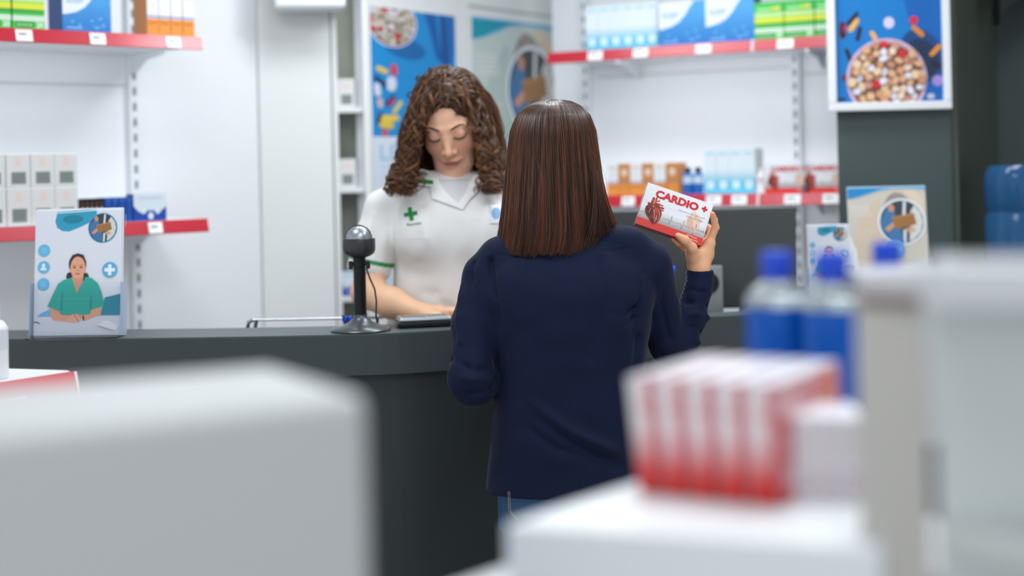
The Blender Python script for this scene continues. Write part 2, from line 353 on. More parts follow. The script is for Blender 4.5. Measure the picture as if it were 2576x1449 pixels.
def strip(mb, A, B, z0, z1, m, mt=None):
    n = len(A)
    for i in range(n-1):
        a, b, c, d = A[i], A[i+1], B[i+1], B[i]
        v = [(a.x, a.y, z0), (b.x, b.y, z0), (c.x, c.y, z0), (d.x, d.y, z0), (a.x, a.y, z1), (b.x, b.y, z1), (c.x, c.y, z1), (d.x, d.y, z1)]
        mb.add(v, [(0, 3, 2, 1), (0, 1, 5, 4), (2, 3, 7, 6)], m, True); mb.add(v[4:], [(0, 1, 2, 3)], mt or m)
    for i in (0, n-1):
        a, b = A[i], B[i]; mb.add([(a.x, a.y, z0), (b.x, b.y, z0), (b.x, b.y, z1), (a.x, a.y, z1)], [(0, 1, 2, 3)], m)
off = Vector((0, 3.5))
A = [p-off for p in fr]; B = [p-off for p in inner]
mb = MB(); strip(mb, A, B, HC-.098, HC-.003, CHARC, TOPM); strip(mb, [p+(q-p)*.012 for p, q in zip(A, B)], [q+(p-q)*.012 for p, q in zip(A, B)], HC-.003, HC, TOPM); sl = mb.build('counter_ledge', o)
A2 = [p+(q-p).normalized()*.018 for p, q in zip(A, B)]; B2 = [p+(q-p).normalized()*.06 for p, q in zip(A, B)]
mb = MB(); strip(mb, A2, B2, 0.0, HC-.098, CHARC2); mb.build('front_panel', o)
A3 = [p+(q-p).normalized()*.062 for p, q in zip(A, B)]; B3 = [Vector((q.x, min(q.y+.42, .82))) for q in B]
ks = [i for i in range(len(A3)) if A3[i].x > .12 and A3[i].x < .95]
mb = MB(); strip(mb, [A3[i] for i in ks], [B3[i] for i in ks], .86, .90, mat((62, 66, 67), .5)); mb.build('inner_desk', o)
mb = MB(); mb.box((-.36, -.104, HC-.030), (.022, .004, .016), mat((28, 33, 35), .6)); mb.build('cable_port', o)
# =============== CARTONS ===============
# local frame of a carton: front face at y=0 facing -y, x centred, base at z=0
def carton(name, W, D, H, base, art=None, bev=.0012):
    t = MB(); t.box((0, D/2, H/2), (W, D, H), base, bev, seg=1)
    if art:
        s = W/100.0                          # drawing unit: 1/100 of the width; y down from the top
        a = Art(t, (-W/2, 0, H), (s, 0, 0), (0, 0, -s), 100, H/s); a.H = H/s; art(a)
    o = t.build(name); return o
LB = (150, 206, 228); LW = (216, 228, 235)
def art_pale(a):      # white to light blue carton with a round pale seal
    H = a.H; a.rect(0, 0, 100, H, gradient_mat((98, 186, 216), (218, 229, 236), .035, .085))
    a.rect(12, H*.07, 88, H*.12, (165, 208, 226)); a.rect(20, H*.15, 80, H*.165, (190, 215, 228))
    a.ell(50, H*.80, 30, 30, (225, 238, 244)); a.ell(50, H*.80, 20, 20, (203, 226, 236)); a.rect(36, H*.79, 64, H*.81, (150, 200, 222))
def art_blue(a):      # blue carton with white swoosh
    H = a.H; a.rect(0, 0, 100, H, gradient_mat((28, 112, 190), (72, 160, 222), .0, .12))
    sw = [(0, -1), (78, -1), (66, 12), (56, 26), (44, 37), (28, 45), (10, 49), (0, 50)]
    a.poly([(x, y*H/80) for x, y in sw][::-1], (222, 230, 238)); a.text('SLEEP', 8, H*.36, 10, (130, 170, 205), .02)
    for (x, y) in ((20, 62), (35, 68), (78, 55), (84, 66), (70, 72), (60, 60)): a.ell(x, y*H/80, 3, 3, (96, 172, 222), n=10)
    a.rect(8, H*.90, 40, H*.925, (150, 195, 230)); a.rect(60, H*.86, 86, H*.88, (110, 170, 220))
def art_green(a):
    H = a.H; G = (70, 190, 80)
    a.rect(0, 0, 100, H, (70, 192, 84)); a.rect(0, H*.28, 100, H*.40, (190, 226, 150)); a.rect(0, H*.42, 100, H*.56, (214, 222, 60)); a.rect(0, H*.56, 100, H*.64, (52, 160, 62))
    a.rect(0, H*.70, 100, H*.82, (206, 224, 208)); a.rect(8, H*.83, 68, H*.96, (36, 150, 62)); a.text('MAGNESIUM', 14, H*.92, 6, (200, 230, 200), .01, width=46)
    a.text('20', 74, H*.95, 15, (220, 236, 222), .03); a.rect(10, H*.17, 50, H*.22, (180, 232, 180)); a.ell(80, H*.18, 9, 7, (226, 216, 120)); a.rect(52, H*.15, 72, H*.22, (214, 222, 60))
def art_orange(a):
    H = a.H; a.rect(0, 0, 100, H, (224, 226, 228)); a.rect(0, H*.62, 100, H, (222, 142, 62)); a.rect(0, H*.56, 100, H*.60, (120, 130, 190)); a.rect(20, H*.10, 80, H*.15, (214, 170, 130))
    a.rect(15, H*.70, 85, H*.74, (190, 108, 40)); a.ell(50, H*.33, 18, 12, (208, 214, 220))
def art_brown(a):
    H = a.H; a.rect(0, 0, 100, H, (196, 128, 70)); a.rect(0, H*.56, 100, H*.60, (140, 110, 120)); a.rect(0, H*.60, 100, H, (214, 136, 58)); a.ell(50, H*.28, 26, 26*1.1, (228, 216, 200)); a.rect(38, H*.25, 62, H*.31, (206, 176, 140))
def art_grey(a):      # small white carton with a grey printed square
    H = a.H; a.rect(2, 2, 98, H-2, (214, 214, 214)); a.rect(35, H*.10, 65, H*.38, (220, 204, 200)); a.rect(20, H*.54, 82, H*.90, (128, 138, 134))
    for k in range(3): a.rect(27, H*(.60+.09*k), 75, H*(.63+.09*k), (104, 114, 112))
def art_gift(a):
    H = a.H; a.rect(0, 0, 100, H, (212, 224, 234)); a.poly([(0, H*.45), (12, H*.62), (28, H*.75), (38, H*.62), (62, H*.62), (72, H*.78), (86, H*.62), (100, H*.48), (100, H), (0, H)][::-1], (24, 72, 160))
    a.ell(30, H*.62, 9, 9, (216, 226, 236)); a.ell(74, H*.64, 8, 8, (216, 226, 236)); a.ell(52, H*.82, 8, 10, (216, 226, 236)); a.rect(15, H*.12, 85, H*.2, (190, 205, 222))
def art_navy(a): H = a.H; a.rect(10, H*.1, 90, H*.14, (70, 120, 200)); a.rect(30, H*.2, 70, H*.9, (22, 78, 170))
def art_black(a):
    H = a.H
    for k, c in enumerate(((120, 60, 60), (200, 205, 205), (60, 110, 90), (180, 184, 190))): a.rect(20, H*(.18+.18*k), 80, H*(.24+.18*k), c)
def heart(a, x, y, s, pale=False):
    c = [(132, 30, 22), (82, 16, 14), (184, 62, 46), (232, 150, 124), (58, 12, 12)] if not pale else [(222, 186, 168), (214, 172, 152), (230, 200, 184), (240, 222, 210), (206, 164, 146)]
    q = lambda pts: [(x+px*s, y+py*s) for px, py in pts]
    cp = lambda x0, y0, x1, y1, r, k: a.cap(x+x0*s, y+y0*s, x+x1*s, y+y1*s, r*s, c[k])
    cp(.26, .40, .30, .06, .065, 0); cp(.28, .30, .31, .05, .028, 2); cp(.40, .40, .42, .10, .075, 2); cp(.38, .34, .40, .04, .022, 3); cp(.47, .34, .44, -.02, .034, 0); cp(.46, .20, .60, .10, .05, 2); cp(.48, .16, .60, .08, .018, 3)
    cp(.50, .36, .66, .30, .085, 0); cp(.60, .26, .84, .30, .045, 2); cp(.60, .24, .82, .27, .014, 3); cp(.62, .44, .92, .42, .045, 0); cp(.66, .52, .94, .54, .04, 2); cp(.30, .48, .12, .40, .06, 0)
    a.poly(q([(.10, .48), (.02, .60), (.02, .80), (.12, 1.0), (.26, 1.12), (.42, 1.26), (.54, 1.38), (.64, 1.42), (.76, 1.36), (.86, 1.18), (.92, .98), (.93, .76), (.86, .58), (.70, .44), (.50, .38), (.28, .40)]), c[0])
    a.poly(q([(.08, .56), (.06, .74), (.14, .94), (.30, 1.08), (.44, 1.02), (.46, .78), (.40, .56), (.26, .47)]), c[1]); a.poly(q([(.40, 1.16), (.52, 1.30), (.64, 1.36), (.60, 1.18), (.52, 1.06)]), c[4])
    a.poly(q([(.50, .46), (.66, .52), (.70, .70), (.60, .76), (.50, .66)]), c[2]); a.poly(q([(.12, .62), (.16, .54), (.26, .52), (.22, .64)]), c[0])
    for (x0, y0, x1, y1, r) in ((.60, .58, .70, .90, .020), (.70, .90, .68, 1.22, .016), (.46, .62, .58, .90, .016), (.58, .90, .60, 1.10, .012), (.72, .60, .84, .82, .018), (.84, .82, .84, 1.04, .012), (.30, .60, .26, .86, .012), (.62, .50, .74, .56, .022), (.70, 1.0, .80, 1.12, .010), (.36, .46, .44, .50, .018)):
        cp(x0, y0, x1, y1, r, 3 if r < .0185 else 2)
CW, CH, CD = .156, .1005, .026
REDB = (214, 52, 46)
def art_cardio(a):
    H = a.H; a.rect(0, 0, 100, H, (226, 229, 236))
    for k, g in enumerate((220, 212, 202, 190, 178, 168, 160)): a.rect(0, H*(.58+.036*k), 100, H*(.62+.036*k), (g, g, g+3))
    a.rect(0, H*.40, 60, H*.44, (228, 220, 230)); a.rect(0, H*.83, 100, H, REDB)
    a.line([(0, H*.695), (5, H*.695), (6.5, H*.665), (8, H*.71), (10, H*.695)], .5, (90, 80, 86))
    pts = [(35, .69), (41, .69), (42.5, .66), (44, .70), (45.5, .68), (46.2, .78), (47.6, .56), (48.6, .70), (50, .67), (52, .69), (60, .69), (61.5, .66), (63, .70), (64, .69), (65, .80), (66.5, .56), (67.5, .70), (69, .67), (71, .69), (79, .69), (80.5, .66), (82, .71), (83.4, .82), (85, .56), (86.2, .70), (88, .68), (96, .69), (97, .66), (98.5, .71)]
    a.line([(x, y*H) for x, y in pts], .42, (100, 92, 100))
    heart(a, 6.5, H*.285, 28); heart(a, 69, H*.31, 22, True)
    a.line([(x, y*H) for x, y in pts[18:]], .42, (120, 104, 108))
    a.text('CARDIO', 15.5, H*.262, 10.4, (200, 26, 38), .05, width=65)
    a.rect(88.1, H*.17-4.3, 91.1, H*.17+4.3, (200, 26, 38)); a.rect(85.3, H*.17-1.5, 93.9, H*.17+1.5, (200, 26, 38))
    a.text('Heart and circulatory system health', 54, H*.395, 1.9, (120, 116, 124), .0, width=40); a.text('Cardiac and vascular', 67, H*.475, 1.9, (120, 116, 124), .0, width=26)
    a.text('NEW formula', 75, H*.895, 2.9, (236, 190, 186), .01, width=16); a.text('30 Supplements', 73, H*.955, 2.9, (236, 190, 186), .01, width=20)
def cardio_box(name='medicine_box'):
    # front +x-z plane at y=0; whole box print incl. spines
    t = MB(); t.box((0, CD/2, CH/2), (CW, CD, CH), mat((224, 226, 232), .32, coat=.3), .001, seg=1)
    s = CW/100; a = Art(t, (-CW/2, 0, CH), (s, 0, 0), (0, 0, -s), 100, CH/s, step=.00001, rough=.32, coat=.3); a.H = CH/s; art_cardio(a)
    gm = gradient_mat((206, 40, 34), (222, 216, 220), .018, .060)
    for sx in (-1, 1):       # narrow sides
        b = Art(t, (sx*CW/2, CD/2-sx*-CD/2 if sx > 0 else CD/2+CD/2, CH), (0, (-1 if sx < 0 else 1)*CD, 0), (0, 0, -CH), 1, 1)
        if sx > 0: b = Art(t, (CW/2, 0, CH), (0, CD, 0), (0, 0, -CH), 1, 1)
        b.rect(.02, 0, .98, 1, gm); b.rect(.58, 0, .98, 1, gradient_mat((176, 24, 24), (196, 120, 126), .014, .056))
        b.text('CARDIO', .30, .30, .06, (196, 30, 36), .02, width=.5)
    k2 = Art(t, (CW/2, CD, CH), (-s, 0, 0), (0, 0, -s), 100, CH/s, step=.00002, rough=.32, coat=.3); H = CH/s
    k2.rect(0, 0, 100, H, (222, 164, 168)); k2.rect(0, 0, 10, H, (214, 150, 154)); k2.rect(0, H*.72, 100, H, (214, 62, 56)); k2.rect(3, H*.30, 24, H*.95, (206, 66, 66)); k2.rect(5, H*.40, 21, H*.62, (214, 120, 124)); k2.ell(15, H*.80, 7, 7, (222, 170, 180)); k2.ell(78, H*.26, 17, 15, (228, 86, 72)); k2.ell(74, H*.30, 9, 9, (214, 140, 112)); k2.text('CARDIO', 28, H*.22, 7, (206, 60, 70), .03, width=34)
    c = Art(t, (-CW/2, CD, 0), (CW, 0, 0), (0, -CD, 0), 1, 1); c.o = Vector((-CW/2, 0, 0)); c.u = Vector((CW, 0, 0)); c.v = Vector((0, CD, 0)); c.n = Vector((0, 0, -1))
    c.mb.add([(-CW/2+.0006, .0006, -.0002), (-CW/2+.0006, CD-.0006, -.0002), (CW/2-.0006, CD-.0006, -.0002), (CW/2-.0006, .0006, -.0002)], [(0, 1, 2, 3)], mat((188, 30, 30), .35))
    return t.build(name)

def place(o, px, py_ref, line_o, e, z, back=.02):
    """stand an object on a shelf: its front centre on the ray px, 'back' metres behind the shelf line"""
    n = Vector((-e[1], e[0])); q = Vector(line_o)+n*back; p = on_plane(px, py_ref, q, e)
    o.matrix_world = Matrix.Translation((p.x, p.y, z+.0006)) @ Rz(e).to_4x4(); return o
def width_px(a, b, py, line_o, e, back=.02):
    n = Vector((-e[1], e[0])); q = Vector(line_o)+n*back; return (on_plane(a, py, q, e)-on_plane(b, py, q, e)).length
def height_px(px, y0, y1, line_o, e, back=.02):
    n = Vector((-e[1], e[0])); q = Vector(line_o)+n*back; return abs(on_plane(px, y0, q, e).z-on_plane(px, y1, q, e).z)
ORD = ['leftmost', 'second from left', 'third from left', 'fourth from left', 'fifth from left', 'sixth from left']
def row(name, cat, kind, spans, py, line_o, e, z, y0, y1, D, base, art, group, where, back=.02, gap=.0015):
    first = None; n = len(spans)
    for i, (a, b) in enumerate(spans):
        W = width_px(a, b, py, line_o, e, back)
        if first is None: first = carton(name, W-gap, D, height_px((a+b)/2, y0, y1, line_o, e, back), base, art); o = first
        else: o = first.copy(); COL.objects.link(o)
        place(o, (a+b)/2, py, line_o, e, z, back)
        pos = ('left of two' if i == 0 else 'right of two') if n == 2 else (ORD[i] if i < n-1 or n > 5 else 'rightmost')+' of '+['', 'one', 'two', 'three', 'four', 'five', 'six', 'seven'][n]
        tag(o, f'{kind}, {pos} {where}', cat, group)
Wc = mat((222, 226, 230), .45); Bc = mat((20, 76, 160), .4); Gc = mat((60, 170, 74), .45); Oc = mat((214, 140, 78), .5)
spans = lambda a, b, n: [(a+(b-a)*i/n, a+(b-a)*(i+1)/n) for i in range(n)]
# right upper shelf
row('medicine_box', 'box', 'tall pale blue carton', spans(1474, 1656, 6), 100, FR, ER, ZT, 122, 8, .10, Wc, art_pale, 'pale blue cartons on the upper right shelf', 'on the upper right shelf', back=.05)
row('medicine_box', 'box', 'blue carton with white swoosh', [(1657, 1776), (1777, 1896)], 90, FR, ER, ZT, 112, 2, .09, Bc, art_blue, 'blue swoosh cartons on the upper right shelf', 'on the upper right shelf')
row('medicine_box', 'box', 'green and yellow striped carton', [(1898, 1972), (1973, 2049), (2050, 2128)], 80, FR, ER, ZT, 100, 6, .08, Gc, art_green, 'green cartons on the upper right shelf', 'on the upper right shelf')
# right lower shelf
wspan = [(1450, 1488), (1529, 1567), (1591, 1626), (1649, 1681)]
row('medicine_box', 'box', 'white and orange carton', [(1526, 1556), (1585, 1616), (1645, 1675)], 460, FR, ER, ZL, 488, 410, .09, Oc, art_orange, 'white and orange cartons on the lower right shelf', 'on the lower right shelf')
row('medicine_box', 'box', 'brown carton with white disc', [(1556, 1585), (1616, 1645), (1675, 1709)], 460, FR, ER, ZL, 488, 409, .09, Oc, art_brown, 'brown cartons on the lower right shelf', 'on the lower right shelf')
row('medicine_box', 'box', 'pale blue sealed carton', spans(1771, 1900, 4), 450, FR, ER, ZL, 488, 376, .10, Wc, art_pale, 'pale blue cartons on the lower right shelf', 'on the lower right shelf', back=.04)
def small_bottle(name, r, h, body, cap, label):
    o = empty(name, (0, 0, 0)); t = MB(); t.lathe([(r*.95, 0), (r, .004), (r, h*.70), (r*.8, h*.78), (r*.45, h*.82), (r*.45, h*.86)], (0, 0, 0), body, 20); t.build('bottle_body', o)
    t = MB(); t.lathe([(r*.62, h*.83), (r*.62, h*.99), (r*.55, h)], (0, 0, 0), cap, 20); t.build('bottle_cap', o)
    t = MB(); t.lathe([(r*1.012, h*.40), (r*1.012, h*.68)], (0, 0, 0), label, 20); t.build('bottle_label', o); return o
b0 = small_bottle('medicine_bottle', .0185, .095, mat((30, 96, 176), .3), mat((14, 26, 28), .5), mat((190, 210, 232), .4))
place(b0, 1731, 460, FR, ER, ZL, .04); tag(b0, 'small blue bottle with black cap, left of two on the lower right shelf', 'bottle', 'small blue bottles on the lower right shelf')
b1 = dup(b0, (0, 0, 0)); place(b1, 1757, 460, FR, ER, ZL, .04); tag(b1, 'small blue bottle with black cap, right of two beside the pale blue cartons', 'bottle')
b2 = small_bottle('pill_bottle', .019, .085, mat((226, 228, 230), .35), mat((230, 232, 234), .4), mat((214, 200, 204), .4))
place(b2, 1917, 460, FR, ER, ZL, .05); tag(b2, 'small white pill bottle between the pale blue cartons and the heart boxes', 'bottle')
cb = cardio_box(); first_c = cb
wc = width_px(1934, 2024, 470, FR, ER, .02)
for i, px in enumerate((1979, 2072)):
    o = cb if i == 0 else cb.copy()
    if i: COL.objects.link(o)
    place(o, px, 460, FR, ER, ZL, .03)
    tag(o, ['heart medicine box, left of two at the right end of the lower right shelf', 'white and red heart medicine box beside the dark pillar on the lower right shelf'][i], 'box', 'heart medicine boxes on the lower right shelf')
# left upper shelf
row('medicine_box', 'box', 'green and yellow carton', [(-55, 29), (31, 114)], 60, FL, EL, zt_l, 76, -40, .07, Gc, art_green, 'green cartons on the upper left shelf', 'on the upper left shelf')
row('medicine_box', 'box', 'blue carton with white swoosh', [(158, 281)], 60, FL, EL, zt_l, 83, -30, .10, Bc, art_blue, 'blue carton on the upper left shelf', 'between the green and orange cartons')
for o in [o for o in bpy.data.objects if o.get('group') == 'blue carton on the upper left shelf']: del o['group']; o['label'] = 'blue swoosh carton between the green and orange cartons on the upper left shelf'
row('medicine_box', 'box', 'white and orange carton', spans(370, 490, 4), 60, FL, EL, zt_l, 93, -20, .09, Oc, art_orange, 'orange cartons on the upper left shelf', 'on the upper left shelf')
# left lower shelf
row('medicine_box', 'box', 'small grey square carton, lower layer', [(-46, 17), (19, 78), (80, 138), (140, 197)], 520, FL, EL, zl_l, 574, 477, .05, Wc, art_grey, 'grey square cartons on the lower left shelf', 'behind left leaflet holder')
hgt = height_px(50, 574, 477, FL, EL)
row('medicine_box', 'box', 'small grey square carton, upper layer', [(-49, 14), (16, 76), (78, 137), (139, 194)], 430, FL, EL, zl_l+hgt+.0006, 476, 390, .05, Wc, art_grey, 'grey square cartons on the lower left shelf', 'above left leaflet holder')
row('medicine_box', 'box', 'slim black carton', spans(202, 262, 5), 520, FL, EL, zl_l, 560, 498, .06, mat((28, 30, 34), .4), art_black, 'slim black cartons on the lower left shelf', 'on the lower left shelf')
row('medicine_box', 'box', 'slim blue carton', spans(264, 334, 4), 520, FL, EL, zl_l, 556, 494, .06, Bc, art_navy, 'slim blue cartons on the lower left shelf', 'on the lower left shelf')
row('medicine_box', 'box', 'wide carton', [(336, 419)], 520, FL, EL, zl_l, 556, 488, .05, Bc, art_gift, 'g', 'x')
for o in [o for o in bpy.data.objects if o.get('group') == 'g']: del o['group']; o['label'] = 'wide white and dark blue carton at the right end of the lower left shelf row'
# open shelf unit contents
def in_unit(a, b, y1, y0, zi, label, art, base=Wc):
    q = P0; W = width_px(a, b, y1, q, E2, .03); o = carton('medicine_box', W, .07, height_px((a+b)/2, y0, y1, q, E2, .03), base, art)
    place(o, (a+b)/2, (y0+y1)/2, q, E2, SHZ[zi], .03); tag(o, label, 'box')
in_unit(849, 893, 195, 268, 0, 'white carton with grey square on the top shelf of the narrow unit', art_grey)
in_unit(852, 896, 396, 468, 1, 'white carton with grey square on the middle shelf of the narrow unit', art_grey)
in_unit(860, 892, 680, 742, 2, 'white and blue carton low in the narrow unit, beside the pharmacist elbow', art_gift, Bc)
b3 = small_bottle('pill_bottle', .011, .085, mat((226, 228, 228), .35), mat((226, 228, 230), .4), mat((218, 222, 224), .4))
place(b3, 905, 440, P0, E2, SHZ[1], .06); tag(b3, 'thin white bottle beside the carton on the middle shelf of the narrow unit', 'bottle')

# =============== PRINTS ===============
SK = (222, 160, 130)
def art_photo(a, cx, cy, r, ring=(206, 226, 240), rw=1.08):      # round photograph: person in blue scrubs handing over a parcel
    a.ell(cx, cy, r*rw, r*rw, ring, n=40); c = lambda dx, dy: (cx+dx*r, cy+dy*r)
    a.ell(cx, cy, r, r, (52, 62, 72), n=40)
    def pc(pts, col):
        q = []
        for x, y in pts:
            L = math.hypot(x, y); k = min(1, .97/L) if L else 1; q.append(c(x*k, y*k))
        a.poly(q, col)
    pc([(-.62, -.78), (-.3, -.5), (-.25, -.1), (-.05, .3), (.0, .98), (-.5, .86), (-.9, .4), (-.97, -.1)], (60, 112, 160))
    pc([(.6, -.78), (.86, -.45), (.97, 0), (.85, .5), (.5, .85), (.3, .9), (.38, .2), (.42, -.5)], (202, 206, 204))
    pc([(.1, -.97), (.22, -.95), (.16, -.1), (.02, -.1)], (214, 216, 218)); pc([(.05, .35), (.2, .35), (.16, .98), (.02, .98)], (206, 208, 210))
    pc([(-.62, -.75), (-.44, -.86), (-.30, -.68), (-.36, -.48), (-.52, -.46)], (196, 140, 112))
    pc([(-.80, .30), (-.46, .04), (-.36, -.04), (-.30, .16), (-.62, .44)], (204, 146, 110)); pc([(.18, .28), (.5, .24), (.62, .42), (.3, .52)], (206, 158, 130))
    pc([(-.46, -.22), (.56, -.42), (.66, .12), (-.30, .34)], (150, 106, 60)); pc([(-.46, -.22), (.56, -.42), (.57, -.34), (-.45, -.15)], (176, 130, 82))
def art_nurse(a):       # width 100, height ~142
    q = lambda pts: [((x-90)/9.2, (y-90)/9.2) for x, y in pts]
    a.rect(0, 0, 100, a.H, (214, 218, 230)); a.rect(0, 0, 100, 1.2, (232, 236, 242))
    a.poly(q([(315, 130), (298, 210), (320, 275), (380, 312), (450, 315), (560, 275), (650, 235), (740, 140), (740, 105)]), (44, 150, 186)); a.ell((490-90)/9.2, (190-90)/9.2, 12, 5, (22, 124, 150)); a.poly(q([(315, 112), (315, 122), (740, 94), (740, 82)]), (90, 180, 210))
    art_photo(a, (805-90)/9.2, (285-90)/9.2, 16, (70, 160, 205), 1.06)
    for k, y in enumerate((508, 680, 855)):
        cx, cy = (185-90)/9.2, (y-90)/9.2; a.ell(cx, cy, 7.0, 7.0, (98, 178, 222))
        if k == 1: a.ell(cx-.3, cy-1.9, 1.9, 2.3, (220, 234, 242)); a.poly([(cx-3.8, cy+3.4), (cx+3.4, cy+3.4), (cx+2.6, cy+1), (cx, cy-.2), (cx-3, cy+1)][::-1], (220, 234, 242))
        else:
            for dx in (-2.4, .6):
                for dy in (-2.4, .6): a.rect(cx+dx, cy+dy, cx+dx+1.9, cy+dy+1.9, (134, 198, 230))
    cx, cy = (888-90)/9.2, (718-90)/9.2; a.ell(cx, cy, 8.8, 8.8, (88, 168, 214)); a.rect(cx-1.9, cy-6, cx+1.9, cy+6, (232, 238, 244)); a.rect(cx-6, cy-1.9, cx+6, cy+1.9, (232, 238, 244))
    a.poly(q([(90, 1215), (170, 1150), (270, 1110), (280, 1215)]), (110, 176, 218)); a.poly(q([(800, 1180), (840, 1000), (1000, 965), (1000, 1180)]), (26, 134, 160)); a.rect(0, (1190-90)/9.2, 100, a.H, (210, 213, 226))
    hx, hy = (548-90)/9.2, (680-90)/9.2
    a.ell(hx-9, hy+11, 4, 5, (46, 38, 40)); a.ell(hx+9, hy+12, 4, 5, (46, 38, 40)); a.ell(hx-.3, hy-3, 10, 11.5, (56, 46, 46))
    a.poly(q([(490, 790), (400, 815), (345, 850), (300, 940), (235, 1085), (360, 1130), (385, 1172), (690, 1176), (700, 1122), (842, 1085), (800, 930), (765, 855), (700, 800), (635, 785), (545, 960)]), (36, 164, 152))
    a.poly(q([(385, 900), (372, 1130), (392, 1130), (402, 960)]), (24, 138, 132)); a.poly(q([(690, 960), (680, 1120), (702, 1122), (708, 1000)]), (24, 138, 132)); a.rect((280-90)/9.2, (1008-90)/9.2, (820-90)/9.2, (1012-90)/9.2, (70, 184, 172))
    a.poly(q([(492, 770), (492, 800), (545, 958), (612, 800), (612, 760)]), (206, 146, 120)); a.ell(hx+.3, hy+1.2, 8.6, 12.4, SK)
    a.poly([(hx-8.3, hy-2), (hx-7, hy-8.5), (hx, hy-11.6), (hx+7, hy-8.5), (hx+8.5, hy-2), (hx+9.4, hy-6), (hx+6.5, hy-13), (hx, hy-15), (hx-6.5, hy-13), (hx-9.6, hy-5)][::-1], (56, 46, 46))
    for dx in (-3.7, 4.0): a.ell(hx+dx, hy+.8, 1.9, .8, (70, 44, 40)); a.rect(hx+dx-2, hy-1.6, hx+dx+2, hy-1.1, (96, 62, 50))
    a.ell(hx+.3, hy+4, 1.3, .7, (196, 128, 104)); a.ell(hx+.3, hy+8, 2.8, .9, (190, 96, 92))
    a.poly(q([(262, 1105), (270, 1180), (300, 1225), (460, 1245), (500, 1180), (380, 1170), (355, 1130)]), SK); a.poly(q([(808, 1105), (800, 1170), (640, 1235), (590, 1180), (690, 1170), (705, 1122)]), SK)
    a.ell((528-90)/9.2, (1210-90)/9.2, 8.6, 4.7, (228, 168, 140), -8); a.cap(47, 118, 52, 125, .7, (196, 132, 106)); a.cap(50, 116.5, 56, 122, .5, (206, 142, 114)); a.cap((620-90)/9.2, (1190-90)/9.2, (622-90)/9.2, (1225-90)/9.2, .9, (60, 50, 54))
    a.poly(q([(770, 1280), (830, 1240), (880, 1235), (990, 1290), (960, 1340)]), (228, 230, 236)); a.line(q([(770, 1290), (950, 1345)]), .8, (180, 182, 190)); a.line(q([(90, 1245), (130, 1243), (158, 1262)]), 1.1, (52, 96, 100))
def art_hands(a, teal=(30, 130, 190), bg=(196, 190, 178), hd=(202, 184, 164)):       # width 100: hands behind, round photograph, FREE disc
    H = a.H; a.rect(0, 0, 100, H, bg); a.poly([(0, 16), (0, 60), (16, 100), (30, H*.9), (0, H)], (220, 222, 220))
    a.poly([(12, H), (8, 70), (14, 45), (30, 24), (38, 16), (41, 18), (40, 34), (52, 50), (58, H)], hd); a.poly([(42, 30), (52, 12), (60, 7), (70, 9), (86, 24), (78, 22), (66, 18), (54, 30)], (146, 138, 130)); a.poly([(70, 5), (92, 26), (98, 40), (96, 16), (84, 4)], (214, 196, 176))
    for k in range(5): a.rect(3, 24+k*3, 27+k*1.0, 24.8+k*3, (226, 224, 216))
    for k in range(9): a.rect(10, 56+k*4, 34-(k % 3)*3, 57.2+k*4, (218, 208, 192))
    a.poly([(0, 0), (0, 15.5), (14, 13), (28, 9), (42, 4.5), (60, 2.5), (80, 2.8), (100, 4.5), (100, 0)], (110, 172, 214)); a.poly([(0, 1.5), (0, 15), (13, 12), (27, 7.5), (44, 2.5), (56, 1.2)], teal)
    art_photo(a, 68, 46, 28, (222, 232, 240), 1.09); a.ell(58, 81, 11.5, 11.5, (112, 168, 206)); a.text('FREE', 50.3, 83, 4.6, (204, 224, 238), .01, width=15)
    a.poly([(34, H*.86), (98, H*.70), (100, H*.74), (100, H), (30, H)], (198, 202, 198))
PILLC = [(222, 178, 138), (206, 152, 112), (232, 204, 180), (214, 166, 130), (196, 136, 108), (228, 196, 160), (200, 142, 128)]
def art_bowl(a, cx, cy, r, n, pr, seed, rim=(206, 178, 200), colors=PILLC):
    rnd = random.Random(seed); a.ell(cx, cy, r*1.0, r, rim, n=48); a.ell(cx, cy, r*.955, r*.955, (190, 158, 178), n=48); a.ell(cx, cy+r*.02, r*.90, r*.90, (120, 82, 66), n=48)
    pl = []
    for _ in range(n*6):
        an = rnd.uniform(0, 6.283); rr = (r*.87)*math.sqrt(rnd.random()); x, y = cx+rr*math.cos(an), cy+rr*math.sin(an)
        if all(math.hypot(x-p[0], y-p[1]) > pr*1.22 for p in pl): pl.append((x, y))
    for (x, y) in pl:
        u = rnd.random(); c = rnd.choice(colors) if u < .84 else ((222, 218, 232) if u < .94 else (206, 40, 48))
        sx = pr*rnd.uniform(.82, 1.08); sy = pr*rnd.uniform(.6, 1.05); rot = rnd.uniform(0, 180)
        a.ell(x, y, sx*1.06, sy*1.06, tuple(int(v*.68) for v in c), rot, 16); a.k -= 0; a.ell(x-.06*pr, y-.08*pr, sx*.93, sy*.93, c, rot, 16)

